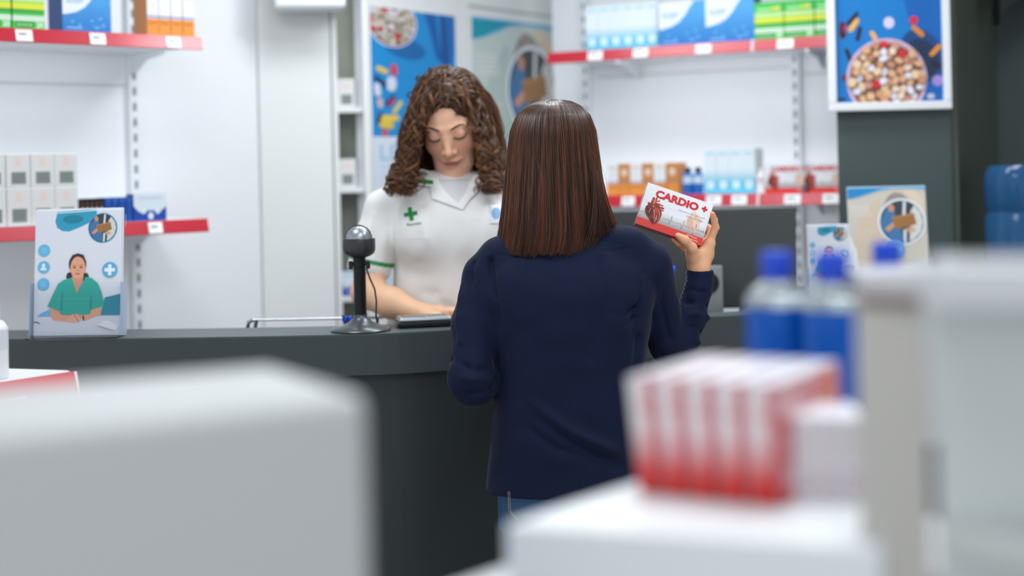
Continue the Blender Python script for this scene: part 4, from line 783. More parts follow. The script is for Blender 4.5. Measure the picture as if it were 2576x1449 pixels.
# =============== SMOOTH SOLIDS (signed distance fields meshed with surface nets) ===============
class Field:
    def __init__(s, lo, hi, h):
        s.h = h; s.lo = np.array(lo, float); s.n = np.ceil((np.array(hi)-s.lo)/h).astype(int)+1
        s.F = np.full(s.n, .06, np.float32)
    def _blk(s, lo, hi, mg):
        a = np.clip(np.floor((np.array(lo)-mg-s.lo)/s.h).astype(int), 0, s.n-1); b = np.clip(np.ceil((np.array(hi)+mg-s.lo)/s.h).astype(int)+1, 1, s.n)
        if (b <= a).any(): return None
        ax = [s.lo[i]+s.h*np.arange(a[i], b[i]) for i in range(3)]; X, Y, Z = np.meshgrid(*ax, indexing='ij'); return a, b, X.astype(np.float32), Y.astype(np.float32), Z.astype(np.float32)
    def _mix(s, a, b, d, k, op):
        V = s.F[a[0]:b[0], a[1]:b[1], a[2]:b[2]]
        if op == 'add':
            if k > 0: h = np.clip(.5+.5*(V-d)/k, 0, 1); r = V*(1-h)+d*h-k*h*(1-h)
            else: r = np.minimum(V, d)
        else:
            d = -d
            if k > 0: h = np.clip(.5-.5*(V-d)/k, 0, 1); r = V*(1-h)+d*h+k*h*(1-h)
            else: r = np.maximum(V, d)
        s.F[a[0]:b[0], a[1]:b[1], a[2]:b[2]] = r
    def cap(s, p0, p1, r0, r1=None, k=.01, op='add', flat=None):
        """tapered capsule; flat=(axis, factor) squashes it along axis"""
        r1 = r0 if r1 is None else r1; p0 = np.array(p0, float); p1 = np.array(p1, float); R = max(r0, r1)*1.05
        B = s._blk(np.minimum(p0, p1)-R, np.maximum(p0, p1)+R, k+.012)
        if B is None: return
        a, b, X, Y, Z = B; d = p1-p0; L = max(float(d @ d), 1e-12); x, y, z = X-p0[0], Y-p0[1], Z-p0[2]
        t = np.clip((x*d[0]+y*d[1]+z*d[2])/L, 0, 1); x = x-t*d[0]; y = y-t*d[1]; z = z-t*d[2]
        if flat:
            n = np.array(flat[0], float); n /= np.linalg.norm(n); q = x*n[0]+y*n[1]+z*n[2]; g = 1/flat[1]-1; x = x+q*g*n[0]; y = y+q*g*n[1]; z = z+q*g*n[2]
        s._mix(a, b, np.sqrt(x*x+y*y+z*z)-(r0+(r1-r0)*t), k, op)
    def chain(s, pts, rs, k=.01, flat=None):
        for i in range(len(pts)-1): s.cap(pts[i], pts[i+1], rs[i], rs[i+1], k, flat=flat)
    def ell(s, c, r, k=.01, op='add', R=None, sc=1.0):
        """ellipsoid; R columns = local axes"""
        c = np.array(c, float); r = np.array(r, float)*sc; m = r.max(); B = s._blk(c-m, c+m, k+.012)
        if B is None: return
        a, b, X, Y, Z = B; x, y, z = X-c[0], Y-c[1], Z-c[2]
        if R is not None:
            R = np.array(R, float); x, y, z = x*R[0, 0]+y*R[1, 0]+z*R[2, 0], x*R[0, 1]+y*R[1, 1]+z*R[2, 1], x*R[0, 2]+y*R[1, 2]+z*R[2, 2]
        k0 = np.sqrt((x/r[0])**2+(y/r[1])**2+(z/r[2])**2); k1 = np.sqrt((x/r[0]**2)**2+(y/r[1]**2)**2+(z/r[2]**2)**2)+1e-9
        s._mix(a, b, k0*(k0-1)/k1, k, op)
    def rings(s, rs, k=.01, p=2.3):
        """stack of horizontal superellipse rings (z, cx, cy, rx, ry), z ascending"""
        A = np.array(sorted(rs)); B = s._blk([(A[:, 1]-A[:, 3]).min(), (A[:, 2]-A[:, 4]).min(), A[0, 0]], [(A[:, 1]+A[:, 3]).max(), (A[:, 2]+A[:, 4]).max(), A[-1, 0]], k+.012)
        a, b, X, Y, Z = B; zs = Z[0, 0]; zc = np.clip(zs, A[0, 0], A[-1, 0]); I = [smoothinterp(zc, A[:, 0], A[:, j]).astype(np.float32) for j in (1, 2, 3, 4)]
        q = (np.abs((X-I[0])/I[2])**p+np.abs((Y-I[1])/I[3])**p)**(1/p); d = (q-1)*np.minimum(I[2], I[3])
        dz = np.maximum(A[0, 0]-zs, zs-A[-1, 0]).astype(np.float32); d = np.maximum(d, dz[None, None, :]+0*d); s._mix(a, b, d, k, 'add')
    def mesh(s, name, m, disp=None, color=None, smooth=0):
        F = s.F; ins = F < 0; n = s.n; h = s.h
        c = ins[:-1, :-1, :-1].astype(np.int8)
        acc = np.zeros((n-1), np.int8)
        for dx in (0, 1):
            for dy in (0, 1):
                for dz in (0, 1): acc += ins[dx:n[0]-1+dx, dy:n[1]-1+dy, dz:n[2]-1+dz]
        I, J, K = np.nonzero((acc > 0) & (acc < 8)); N = len(I); pos = np.zeros((N, 3)); cnt = np.zeros(N)
        for ax in range(3):
            o1, o2 = [i for i in range(3) if i != ax]
            for u in (0, 1):
                for v in (0, 1):
                    q = [0, 0, 0]; q[o1] = u; q[o2] = v; q2 = list(q); q2[ax] = 1
                    f0 = F[I+q[0], J+q[1], K+q[2]]; f1 = F[I+q2[0], J+q2[1], K+q2[2]]; mk = (f0 < 0) != (f1 < 0)
                    t = np.where(mk, f0/np.where(mk, f0-f1, 1), 0); p = np.stack([np.full(N, float(q[i])) if i != ax else t for i in range(3)], 1)
                    pos += p*mk[:, None]; cnt += mk
        V = s.lo+h*(np.stack([I, J, K], 1)+pos/cnt[:, None])
        idx = np.full(n-1, -1, np.int32); idx[I, J, K] = np.arange(N)
        quads = []
        for ax in range(3):
            o1, o2 = [(1, 2), (2, 0), (0, 1)][ax]; sl0 = [slice(1, n[i]-1) for i in range(3)]; sl0[ax] = slice(0, n[ax]-1); sl1 = list(sl0); sl1[ax] = slice(1, n[ax])
            a = ins[tuple(sl0)]; b = ins[tuple(sl1)]
            for flip, mk in ((False, a & ~b), (True, ~a & b)):
                e = np.array(np.nonzero(mk)).T
                if not len(e): continue
                for i in range(3):
                    if i != ax: e[:, i] += 1
                def g(d1, d2): f = e.copy(); f[:, o1] += d1; f[:, o2] += d2; return idx[f[:, 0], f[:, 1], f[:, 2]]
                q = np.stack([g(-1, -1), g(0, -1), g(0, 0), g(-1, 0)], 1)
                quads.append(q[:, ::-1] if flip else q)
        Q = np.concatenate(quads); Q = Q[(Q >= 0).all(1)]
        for _ in range(smooth):
            S = np.zeros_like(V); C = np.zeros(N)
            for i in range(4):
                np.add.at(S, Q[:, i], V[Q[:, (i+1) % 4]]); np.add.at(C, Q[:, i], 1); np.add.at(S, Q[:, (i+1) % 4], V[Q[:, i]]); np.add.at(C, Q[:, (i+1) % 4], 1)
            V = V*.5+.5*S/np.maximum(C, 1)[:, None]
        return qmesh(name, V, Q, m, disp, color)
def smoothinterp(x, xs, ys):
    """Catmull-Rom through (xs, ys)"""
    i = np.clip(np.searchsorted(xs, x)-1, 0, len(xs)-2); m = np.gradient(ys, xs) if len(xs) > 2 else np.full(2, (ys[1]-ys[0])/(xs[1]-xs[0]))
    hh = xs[i+1]-xs[i]; t = (x-xs[i])/hh; return (2*t**3-3*t**2+1)*ys[i]+(t**3-2*t**2+t)*hh*m[i]+(-2*t**3+3*t**2)*ys[i+1]+(t**3-t**2)*hh*m[i+1]
def qmesh(name, V, Q, m, disp=None, color=None, flat=False):
    me = bpy.data.meshes.new(name); nv, nq, w = len(V), len(Q), Q.shape[1]
    me.vertices.add(nv); me.loops.add(nq*w); me.polygons.add(nq); me.vertices.foreach_set('co', np.asarray(V, np.float32).ravel())
    me.loops.foreach_set('vertex_index', np.asarray(Q, np.int32).ravel()); me.polygons.foreach_set('loop_start', np.arange(nq, dtype=np.int32)*w)
    if not flat: me.polygons.foreach_set('use_smooth', np.ones(nq, bool))
    me.update(calc_edges=True); me.validate()
    if disp is not None:
        nn = np.zeros(nv*3, np.float32); me.vertices.foreach_get('normal', nn); nn = nn.reshape(-1, 3); V = V+nn*disp(V, nn)[:, None]; me.vertices.foreach_set('co', V.astype(np.float32).ravel()); me.update()
    if color is not None:
        at = me.color_attributes.new('Col', 'FLOAT_COLOR', 'POINT'); C = np.ones((nv, 4), np.float32); C[:, :3] = color(V) if callable(color) else color; at.data.foreach_set('color', C.ravel())
    me.materials.append(m); return me
def seg_dist(V, pts):
    D = np.full(len(V), 9.0)
    for a, b in zip(pts, pts[1:]):
        a = np.array(a, float); b = np.array(b, float); d = b-a; t = np.clip(((V-a) @ d)/(d @ d), 0, 1); D = np.minimum(D, np.linalg.norm(V-(a+t[:, None]*d), axis=1))
    return D
def crease(V, lst):     # list of (points, depth, width): depth > 0 is a groove
    r = np.zeros(len(V))
    for pts, a, wd in lst: D = seg_dist(V, pts); r -= a*np.exp(-(D/wd)**2)
    return r
def cloth_noise(V, amp, f, seed=0, dirw=(1, 1, .45)):
    rs = np.random.RandomState(seed); r = np.zeros(len(V))
    for k in range(9):
        d = rs.randn(3)*np.array(dirw); d /= np.linalg.norm(d); ff = f*(.6+1.5*rs.rand()); r += np.sin(V @ d*ff+rs.rand()*6.28+1.4*np.sin(V @ rs.randn(3)*ff*.4))
    return r*amp/3
def lerpc(C, c, w): return C*(1-w[:, None])+np.array(lin(c))*w[:, None]
def A3(v): return np.array(v, float)
def strands(name, paths, rads, m, cols, nside=3):
    """paths (S,K,3), rads (S,K): every hair as a thin tube, all in one mesh"""
    S, K, _ = paths.shape; T = np.gradient(paths, axis=1); T /= np.linalg.norm(T, axis=2, keepdims=True)+1e-9
    up = np.tile(np.array([.31, .87, .38]), (S, K, 1)); B = np.cross(T, up); B /= np.linalg.norm(B, axis=2, keepdims=True)+1e-9; Nn = np.cross(B, T)
    ang = [2*math.pi*i/nside for i in range(nside)]; V = np.stack([paths+rads[..., None]*(B*math.cos(a)+Nn*math.sin(a)) for a in ang], 2)
    base = (np.arange(S)[:, None]*K+np.arange(K-1)[None])[..., None]*nside; i = np.arange(nside); j = (i+1) % nside
    Q = np.stack([base+i, base+j, base+nside+j, base+nside+i], -1).reshape(-1, 4); C = np.repeat(cols.reshape(S*K, 3), nside, 0)
    return qmesh(name, V.reshape(-1, 3), Q, m, None, C)
# =============== PEOPLE ===============
SKIN = mat((232, 182, 148), .5, sss=.06, attr='Col', bump=.12, scale=260, nm='skin')
def HAIRM(nm): return mat((60, 36, 24), .34, attr='Col', spec=.6, nm=nm)
p_ = lambda x, y, d: A3(P(x, y, d))

def hand(F, wrist, palm, fingers, thumb, r=.0085, k=.006, palm_flat=None, pr=.016):
    """palm: list of knuckle points; fingers: list of [mcp, pip, dip, tip]"""
    for f in fingers:
        m = A3(f[0]); F.cap(wrist, m, pr*1.05, pr*.78, k=.014)
    for a, b in zip(fingers, fingers[1:]): F.cap(a[0], b[0], pr*.72, pr*.72, k=.010)
    for f, s in zip(fingers, (1.0, 1.02, .97, .86)):
        F.chain([A3(q) for q in f], [r*1.16*s, r*1.05*s, r*.95*s, r*.80*s][:len(f)], k=.0035)
    F.chain([A3(q) for q in thumb], [pr*1.0, r*1.35, r*1.15, r*.98][:len(thumb)], k=.008)

def nail(parent, c, along_, normal, L=.0095, Wd=.0078, col=(236, 196, 178)):
    a = Vector(along_).normalized(); n = Vector(normal); n = (n-a*n.dot(a)).normalized(); b = n.cross(a); t = MB(); vs = []; fs = []
    for i in range(6):
        for j in range(5):
            u = i/5; v = j/4*2-1; wv = Wd*.5*(1-.35*max(0, u-.7)/.3*abs(v)); vs.append(Vector(c)+a*(L*(u-.5))+b*(v*wv)-n*(v*v*.0018)+n*.0006)
    for i in range(5):
        for j in range(4): fs.append((i*5+j, i*5+j+1, (i+1)*5+j+1, (i+1)*5+j))
    t.add(vs, fs, mat(col, .25, coat=.4), True); return t.build('fingernail', parent)

# ---------------------------------------------------------------- customer
cu = tag(empty('person', (0.09, 3.10, 0)), 'customer seen from behind, straight brown hair, navy blouse, holding up a red box', 'person')
CUO = A3(cu.location)
def toc(me, name, lab=None, parent=None):
    o = link(name, me, parent or cu); me.transform(Matrix.Translation(-Vector(CUO))); 
    if lab: o['label'] = lab
    return o
DS = 3.12
shL = p_(1224, 694, 3.12); elL = p_(1196, 948, 3.06); wrL = p_(1325, 880, 3.33)
shR = p_(1628, 668, 3.12); elR = p_(1683, 872, 3.17); wrR = p_(1760, 694, 3.215)
# held box frame
bx_c = P(1697, 538, 3.20); 
u_ = Vector(p_(1798, 516, 3.2)-p_(1634, 460, 3.2)).normalized(); dn_ = Vector((0, 1, 0)).cross(u_).normalized()
if dn_.z > 0: dn_ = -dn_
tl = math.radians(16); v_ = (dn_*math.cos(tl)-Vector((0, 1, 0))*math.sin(tl)).normalized()     # downwards along the front
bn = u_.cross(v_).normalized()
if bn.y < 0: bn = -bn                                                                             # into the box, away from camera
# --- body
F = Field((-.42, 2.88, .55), (.62, 3.62, 1.72), .0040)
hc = p_(1394, 372, 3.13)                                           # head
F.ell(hc+[0, .01, .0], (.073, .090, .094), k=.02); F.ell(hc+[0, .035, -.055], (.056, .058, .062), k=.03); F.ell(hc+[0, .088, -.02], (.012, .018, .020), k=.012)
F.ell(hc+[0, .084, -.052], (.020, .010, .007), k=.008); F.ell(hc+[0, .075, -.088], (.024, .02, .018), k=.015)
for sx in (-1, 1): F.ell(hc+[sx*.031, .073, .004], (.015, .014, .011), k=.006); F.ell(hc+[sx*.076, -.004, -.010], (.010, .017, .031), k=.004)
nk = p_(1398, 560, 3.12); F.cap(nk+[0, -.0, .09], nk+[0, -.012, -.05], .052, .058, k=.03)
F.chain([nk+[0, -.01, -.06], shL+[.04, 0, -.0]], [.055, .042], k=.03); F.chain([nk+[0, -.01, -.06], shR+[-.04, 0, -.0]], [.055, .042], k=.03)
cx0 = (P(1425, 900, DS)).x
F.rings([(P(1, 1330, DS).z, cx0, 3.13, .125, .085), (P(1, 1200, DS).z, cx0, 3.13, .125, .085), (P(1, 1000, DS).z, cx0, 3.13, .120, .085), (P(1, 850, DS).z, cx0, 3.12, .140, .09), (P(1, 700, DS).z, cx0, 3.115, .150, .085)], k=.03)
F.chain([shL, p_(1190, 820, 3.09), p_(1190, 962, 3.063), wrL+[-.03, -.05, -.008], wrL], [.040, .034, .034, .029, .024], k=.012); F.chain([shR, p_(1655, 770, 3.15), p_(1690, 872, 3.172), p_(1735, 798, 3.195), p_(1757, 722, 3.21), wrR], [.040, .034, .030, .027, .0225, .0225], k=.010)
# left hand resting on the counter edge, hidden in front of the body
hl = wrL+[.03, .06, .0]; fl = []
for i, dx in enumerate((.045, .025, .005, -.015)): m = hl+[dx-.02, .045-abs(i-1.2)*.004, -.004]; fl.append([m, m+[.004, .030, .004], m+[.006, .050, -.006], m+[.006, .062, -.016]])
hand(F, wrL, None, fl, [wrL+[.02, .02, 0], hl+[.05, .01, -.005], hl+[.062, .035, -.012]])
# right hand around the box
wr = p_(1758, 672, 3.212)
ix = [p_(1784, 612, 3.216), p_(1800, 573, 3.210), p_(1797, 553, 3.202), p_(1792, 538, 3.194)]
md = [p_(1778, 616, 3.240), p_(1789, 578, 3.262), p_(1772, 566, 3.268), p_(1752, 560, 3.264)]
rg = [p_(1764, 624, 3.254), p_(1768, 596, 3.278), p_(1748, 586, 3.276), p_(1730, 580, 3.268)]
pk = [p_(1748, 645, 3.235), p_(1726, 632, 3.222), p_(1706, 615, 3.208), p_(1691, 602, 3.200)]
th = [p_(1746, 660, 3.206), p_(1741, 624, 3.176), p_(1722, 604, 3.160), p_(1706, 594, 3.156)]
F.cap(wrR, wr, .0235, .0215, k=.01)
hand(F, wr, None, [ix, md, rg, pk], th, r=.0083, pr=.0165)
F.cap(p_(1744, 640, 3.20), p_(1776, 640, 3.225), .016, .018, k=.014)
def skin_cust(V):
    C = np.tile(np.array(lin((226, 172, 134))), (len(V), 1))
    for f in (ix, md, rg, pk, th):
        C = lerpc(C, (222, 132, 104), np.exp(-(np.linalg.norm(V-f[-1], axis=1)/.012)**2)*.6)
        for q in f[1:-1]: C = lerpc(C, (210, 136, 100), np.exp(-(np.linalg.norm(V-q, axis=1)/.008)**2)*.35)
    C = lerpc(C, (196, 90, 84), np.exp(-(np.linalg.norm((V-(hc+[0, .09, -.052]))/np.array([.02, .02, .008]), axis=1))**2)*.8)
    return C
def disp_h(V, n):
    r = np.zeros(len(V))
    for f in (ix, th, pk):
        for q in f[1:-1]: D = np.linalg.norm(V-q, axis=1); r -= .0009*np.sin((V[:, 2]-q[2])*1800)*np.exp(-(D/.011)**2)
    for k in range(4): r += crease(V, [([p_(1735, 655-6*k, 3.19), p_(1752, 650-6*k, 3.18)], .0012, .0016)])
    return r
body = toc(F.mesh('body', SKIN, disp=disp_h, color=skin_cust, smooth=1), 'body')
nd = Vector(th[3]-th[2]).normalized(); nn_ = nail(cu, Vector(th[3])+Vector((-.003, -.0078, .003)), nd, (-.15, -1, .35), L=.0095, Wd=.0070, col=(228, 168, 142)); nn_.data.transform(Matrix.Translation(-Vector(CUO)))
# --- held box
ho = cb.copy(); ho.data = cb.data.copy(); COL.objects.link(ho)
Rb = Matrix((u_, bn, -v_)).transposed()
ctr = bx_c+bn*.0
Mb = Matrix.Translation(bx_c+v_*(CH*.5)) @ Rb.to_4x4(); ho.matrix_world = Mb; ho.name = 'medicine_box'
if 'group' in ho: del ho['group']
tag(ho, 'white and red box lettered CARDIO, held up tilted in the customer hand', 'box')
# --- jeans with shoes
F = Field((-.22, 2.90, 0.0), (.36, 3.42, 1.0), .005); hz = P(1, 1225, DS).z
F.rings([(.70, cx0, 3.135, .150, .10), (.80, cx0, 3.135, .150, .105), (.86, cx0, 3.135, .150, .104), (.98, cx0, 3.13, .132, .09)], k=.03)
for sx in (-1, 1):
    F.chain([(cx0+sx*.070, 3.135, .80), (cx0+sx*.085, 3.14, .46), (cx0+sx*.10, 3.12, .09)], [.078, .060, .050], k=.03)
    F.ell((cx0+sx*.07, 3.075, .80), (.065, .05, .08), k=.04)
JEAN = mat((46, 84, 124), .8, noise=.22, bump=.25, scale=500, nm='denim')
pkz = hz-.0
toc(F.mesh('jeans', JEAN, disp=lambda V, n: cloth_noise(V, .0016, 34, 3), smooth=2), 'jeans')
F = Field((-.25, 2.9, -.005), (.42, 3.5, .14), .005)
for sx in (-1, 1): F.ell((cx0+sx*.10, 3.18, .035), (.043, .125, .034), k=.01); F.cap((cx0+sx*.10, 3.10, .04), (cx0+sx*.10, 3.10, .09), .045, .042, k=.02)
F.F[:, :, :2] = .03
toc(F.mesh('shoes', mat((40, 38, 40), .5), smooth=1), 'shoes')
t = MB(); TH_ = mat((150, 128, 100), .7); yb = 3.008
def stitch(pts):
    q = [];
    for (px, py) in pts:
        y = 3.006; v = P(px, py, y); q.append(v)
    t.tube([Vector(v)-Vector(CUO) for v in q], .0006, TH_, 6)
for k in (0, 1): stitch([(1278+k*4, 1236), (1280+k*4, 1285), (1300+k*3, 1308)]); stitch([(1408-k*4, 1232), (1405-k*4, 1262)])
t.build('pocket_stitching', cu)

# --- blouse
F = Field((-.30, 2.90, .70), (.62, 3.48, 1.42), .0040)
def ringpx(py, l, r, ry, cy, d=DS): z = P((l+r)/2, py, d).z; a = P(l, py, d).x; b = P(r, py, d).x; return (z, (a+b)/2, cy, (b-a)/2, ry)
F.rings([ringpx(1226, 1222, 1640, .150, 3.140), ringpx(1180, 1226, 1636, .146, 3.138), ringpx(1090, 1236, 1628, .138, 3.132), ringpx(990, 1243, 1622, .126, 3.128), ringpx(900, 1240, 1626, .118, 3.122), ringpx(800, 1222, 1640, .116, 3.118), ringpx(720, 1206, 1648, .110, 3.116), ringpx(660, 1230, 1620, .090, 3.116), ringpx(625, 1290, 1560, .070, 3.116), ringpx(600, 1330, 1500, .055, 3.118)], k=.02, p=2.5)
neck = p_(1400, 598, 3.118)
F.chain([neck+[-.02, 0, -.012], p_(1260, 652, 3.118), shL+[0, 0, .0]], [.050, .046, .050], k=.02); F.chain([neck+[.03, 0, -.006], p_(1575, 630, 3.118), shR+[0, 0, .0]], [.050, .050, .052], k=.02)
F.cap(neck+[0, .01, -.02], neck+[0, .012, .02], .062, .056, k=.015)
# sleeves
F.chain([shL+[-.002, 0, -.005], p_(1192, 820, 3.09), p_(1183, 950, 3.055), p_(1192, 962, 3.062)], [.050, .047, .047, .047], k=.014)
F.chain([p_(1190, 968, 3.065), wrL+[-.03, -.05, -.006], wrL], [.046, .042, .034], k=.014)
F.chain([shR, p_(1655, 770, 3.15), p_(1682, 868, 3.165), p_(1700, 882, 3.175)], [.052, .046, .041, .038], k=.012)
F.chain([p_(1704, 880, 3.178), p_(1735, 798, 3.195), p_(1757, 722, 3.21), p_(1761, 692, 3.215), p_(1760, 655, 3.213)], [.041, .037, .030, .0282, .0285], k=.010)
F.cap(p_(1712, 782, 3.17), p_(1704, 870, 3.16), .016, .022, k=.015)
# hollow cuff mouth
ca = p_(1761, 692, 3.215); cdv = (p_(1759, 640, 3.212)-ca); cdv /= np.linalg.norm(cdv)
cut_c = ca+cdv*.004
G0 = F._blk(ca-.05, ca+.05, .01); a, b, X, Y, Z = G0; hp = (X-ca[0])*cdv[0]+(Y-ca[1])*cdv[1]+(Z-ca[2])*cdv[2]
V_ = F.F[a[0]:b[0], a[1]:b[1], a[2]:b[2]]; rad = np.sqrt(np.maximum((X-ca[0])**2+(Y-ca[1])**2+(Z-ca[2])**2-hp**2, 0))
near = rad < .045; V_[near] = np.maximum(V_, hp-.013+.10*(X-ca[0]))[near]
F.cap(ca-cdv*.010, ca+cdv*.05, .0228, .0232, k=0, op='sub')
# hem: cut flat, hollow
F.ell((cx0, 3.135, P(1, 1232, DS).z-.01), (.155, .105, .022), k=.004, op='sub')
q = lambda *a: [p_(*x) for x in a]
bk = 3.0
cust_creases = [
    (q((1232, 655, 3.07), (1246, 760, 3.03), (1262, 860, 3.03), (1262, 940, 3.04)), .006, .008), (q((1190, 660, 3.09), (1176, 760, 3.05), (1172, 860, 3.02)), .0035, .006), (q((1205, 690, 3.06), (1215, 780, 3.04), (1210, 860, 3.02)), .003, .006), (q((1165, 720, 3.1), (1155, 800, 3.06), (1160, 860, 3.04)), -.003, .007),
    (q((1240, 960, 3.04), (1262, 1010, 3.02), (1256, 1100, 3.03), (1246, 1220, 3.03)), .007, .009), (q((1275, 980, 3.01), (1288, 1080, 3.0), (1272, 1220, 3.0)), -.004, .010),
    (q((1290, 940, 3.0), (1330, 1040, 2.99), (1450, 1120, 2.99), (1600, 1190, 3.0)), .0055, .011), (q((1330, 1010, 3.0), (1430, 1085, 2.99), (1580, 1150, 3.0)), -.0045, .012), (q((1300, 1060, 3.0), (1400, 1130, 2.99), (1500, 1160, 2.99)), .004, .010),
    (q((1612, 690, 3.06), (1606, 780, 3.03), (1598, 850, 3.02)), .006, .008), (q((1600, 775, 3.03), (1570, 800, 3.005), (1545, 790, 3.0)), .005, .007), (q((1596, 800, 3.03), (1565, 840, 3.0), (1550, 860, 3.0)), .004, .007), (q((1610, 850, 3.04), (1604, 930, 3.03), (1600, 1010, 3.03)), .005, .009),
    (q((1636, 660, 3.08), (1634, 760, 3.09), (1650, 850, 3.11)), .0032, .006), (q((1660, 670, 3.09), (1664, 770, 3.1), (1684, 850, 3.12)), .003, .006),
    (q((1690, 770, 3.17), (1735, 760, 3.17), (1780, 770, 3.19)), .004, .006), (q((1700, 800, 3.16), (1750, 790, 3.16), (1782, 800, 3.19)), -.004, .006), (q((1694, 830, 3.15), (1740, 822, 3.16), (1770, 838, 3.18)), .004, .006), (q((1690, 858, 3.14), (1726, 850, 3.15), (1758, 862, 3.17)), -.003, .006), (q((1640, 900, 3.13), (1690, 885, 3.13), (1740, 880, 3.17)), .0035, .006),
    (q((1724, 720, 3.18), (1760, 736, 3.17), (1790, 726, 3.2)), .0022, .004), (q((1738, 690, 3.18), (1733, 720, 3.175), (1716, 745, 3.17)), .0025, .003),
    (q((1140, 905, 3.05), (1190, 930, 3.0), (1240, 925, 3.03)), .004, .007), (q((1140, 975, 3.05), (1190, 990, 3.01), (1240, 975, 3.04)), .004, .007), (q((1137, 940, 3.04), (1180, 955, 3.0), (1236, 955, 3.03)), -.003, .007),
    (q((1330, 640, 3.03), (1310, 750, 3.0), (1318, 840, 3.0)), .0025, .012), (q((1500, 640, 3.03), (1520, 740, 3.0), (1490, 900, 3.0)), .0022, .013), (q((1250, 640, 3.07), (1400, 652, 3.03), (1600, 622, 3.07)), .0012, .003)]
NAVY = mat((15, 24, 50), .75, noise=.25, bump=.3, scale=420, spec=.15, nm='navy_viscose')
NAVY.node_tree.nodes['Principled BSDF'].inputs['Sheen Weight'].default_value = .06; NAVY.node_tree.nodes['Principled BSDF'].inputs['Sheen Roughness'].default_value = .4
toc(F.mesh('blouse', NAVY, disp=lambda V, n: crease(V, cust_creases)*2.0+cloth_noise(V, .0014, 45, 5)*.9+cloth_noise(V, .0012, 16, 8), smooth=1), 'blouse')
# laced trim at the cuff
t = MB(); LC = mat((36, 40, 56), .6); LW_ = mat((110, 116, 134), .5); pth = [P(1725, 681, 3.178), P(1726, 706, 3.170), P(1720, 724, 3.168), P(1714, 744, 3.166), P(1706, 768, 3.164), P(1698, 790, 3.16)]
cp = [v-Vector(CUO) for v in pth]; dense = []
for a, b in zip(cp, cp[1:]):
    for k in range(8): dense.append(a.lerp(b, k/8))
t.tube(dense, .0034, LC, 8); t.tube([v+Vector((.0022*math.cos(i*1.5), -.0032, .0022*math.sin(i*1.5))) for i, v in enumerate(dense)], .0006, LW_, 5); t.build('cuff_lacing', cu)
# --- hair
rs = np.random.RandomState(4)
HR = sorted([(P(1395, y, 3.13).z, P(l, y, 3.13).x, P(r, y, 3.13).x, ry) for y, l, r, ry in
      ((250, 1394, 1398, .003), (252, 1368, 1418, .024), (256, 1346, 1438, .042), (268, 1320, 1462, .066), (290, 1299, 1482, .088), (330, 1284, 1497, .104), (390, 1277, 1505, .112), (450, 1272, 1512, .112), (510, 1267, 1520, .108), (560, 1261, 1530, .106), (600, 1254, 1532, .106), (634, 1250, 1520, .106))])
HR = np.array(HR); HZ = HR[:, 0]; hcx = (HR[:, 1]+HR[:, 2])/2; hrx = (HR[:, 2]-HR[:, 1])/2
zt_h = HZ[-1]; zb_h = HZ[0]
def hair_pt(phi, z, f=1.0):
    """phi=0 straight at the camera (-Y)"""
    zc = np.clip(z, zb_h-.05, zt_h); zi = np.clip(zc, zb_h, zt_h); cx = np.interp(zi, HZ, hcx); rx = np.interp(zi, HZ, hrx); ry = np.interp(zi, HZ, HR[:, 3])
    return np.stack([cx+rx*f*np.sin(phi), 3.135-ry*f*np.cos(phi), z+0*phi], -1)
S = 11000; K = 22; phi = rs.uniform(-2.15, 2.15, S); ncl = 170; ccen = np.linspace(-2.2, 2.2, ncl); cid = np.argmin(np.abs(phi[:, None]-ccen[None]), 1)
ctone = rs.rand(ncl); crad = rs.uniform(-.5, .5, ncl)
t_ = np.linspace(0, 1, K)[None]; ztop = zt_h-.0005-rs.rand(S)*.004
zend = np.where(np.abs(phi-.0) < 9, P(1395, 630, 3.13).z, 0)+rs.randn(S)*.003+(ctone[cid]-.5)*.008
Rr = phi > .92; zend = zend+np.where(Rr, np.clip((phi-.92)/.5, 0, 1)*.045, 0)        # right side lies on the shoulder
# even spacing along the curved top
zz_ = ztop[:, None]-(ztop-zend)[:, None]*(t_**1.7); ph2 = phi[:, None]+(ccen[cid]-phi)[:, None]*np.clip(t_-.3, 0, 1)*.35+ .02*np.sin(t_*7+cid[:, None])
fr_ = 1.0+(crad[cid][:, None]*.010+rs.randn(S)[:, None]*.009)*np.clip(t_*3, 0, 1)
pth = hair_pt(ph2, zz_, fr_)
pth[..., 0] += np.where(Rr, np.clip((phi-.92)/.6, 0, 1), 0)[:, None]*(np.clip(t_-.72, 0, 1)/.28)**2*.018
pth[..., 0] += (rs.randn(S)*.0022)[:, None]*np.clip(t_-.5, 0, 1)*2*np.sin(t_*5+phi[:, None]*9); pth[..., 1] += (rs.randn(S)*.002)[:, None]*np.clip(t_-.5, 0, 1)
rad = np.tile(np.interp(np.linspace(0, 1, K), [0, .1, .8, 1], [.0004, .00062, .00058, .00022])[None], (S, 1))*rs.uniform(.7, 1.25, (S, 1))
tone = np.clip(.15+ctone[cid]*.45+rs.rand(S)*.4, 0, 1)[:, None, None]
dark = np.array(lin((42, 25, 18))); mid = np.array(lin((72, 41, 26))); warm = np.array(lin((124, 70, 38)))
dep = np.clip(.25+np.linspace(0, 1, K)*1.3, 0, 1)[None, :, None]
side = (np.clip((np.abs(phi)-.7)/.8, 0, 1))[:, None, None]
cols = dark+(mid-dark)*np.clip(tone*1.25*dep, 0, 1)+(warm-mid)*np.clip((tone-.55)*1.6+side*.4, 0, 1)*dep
hr = toc(strands('hair', pth, rad, HAIRM('brown_hair'), cols), 'hair')
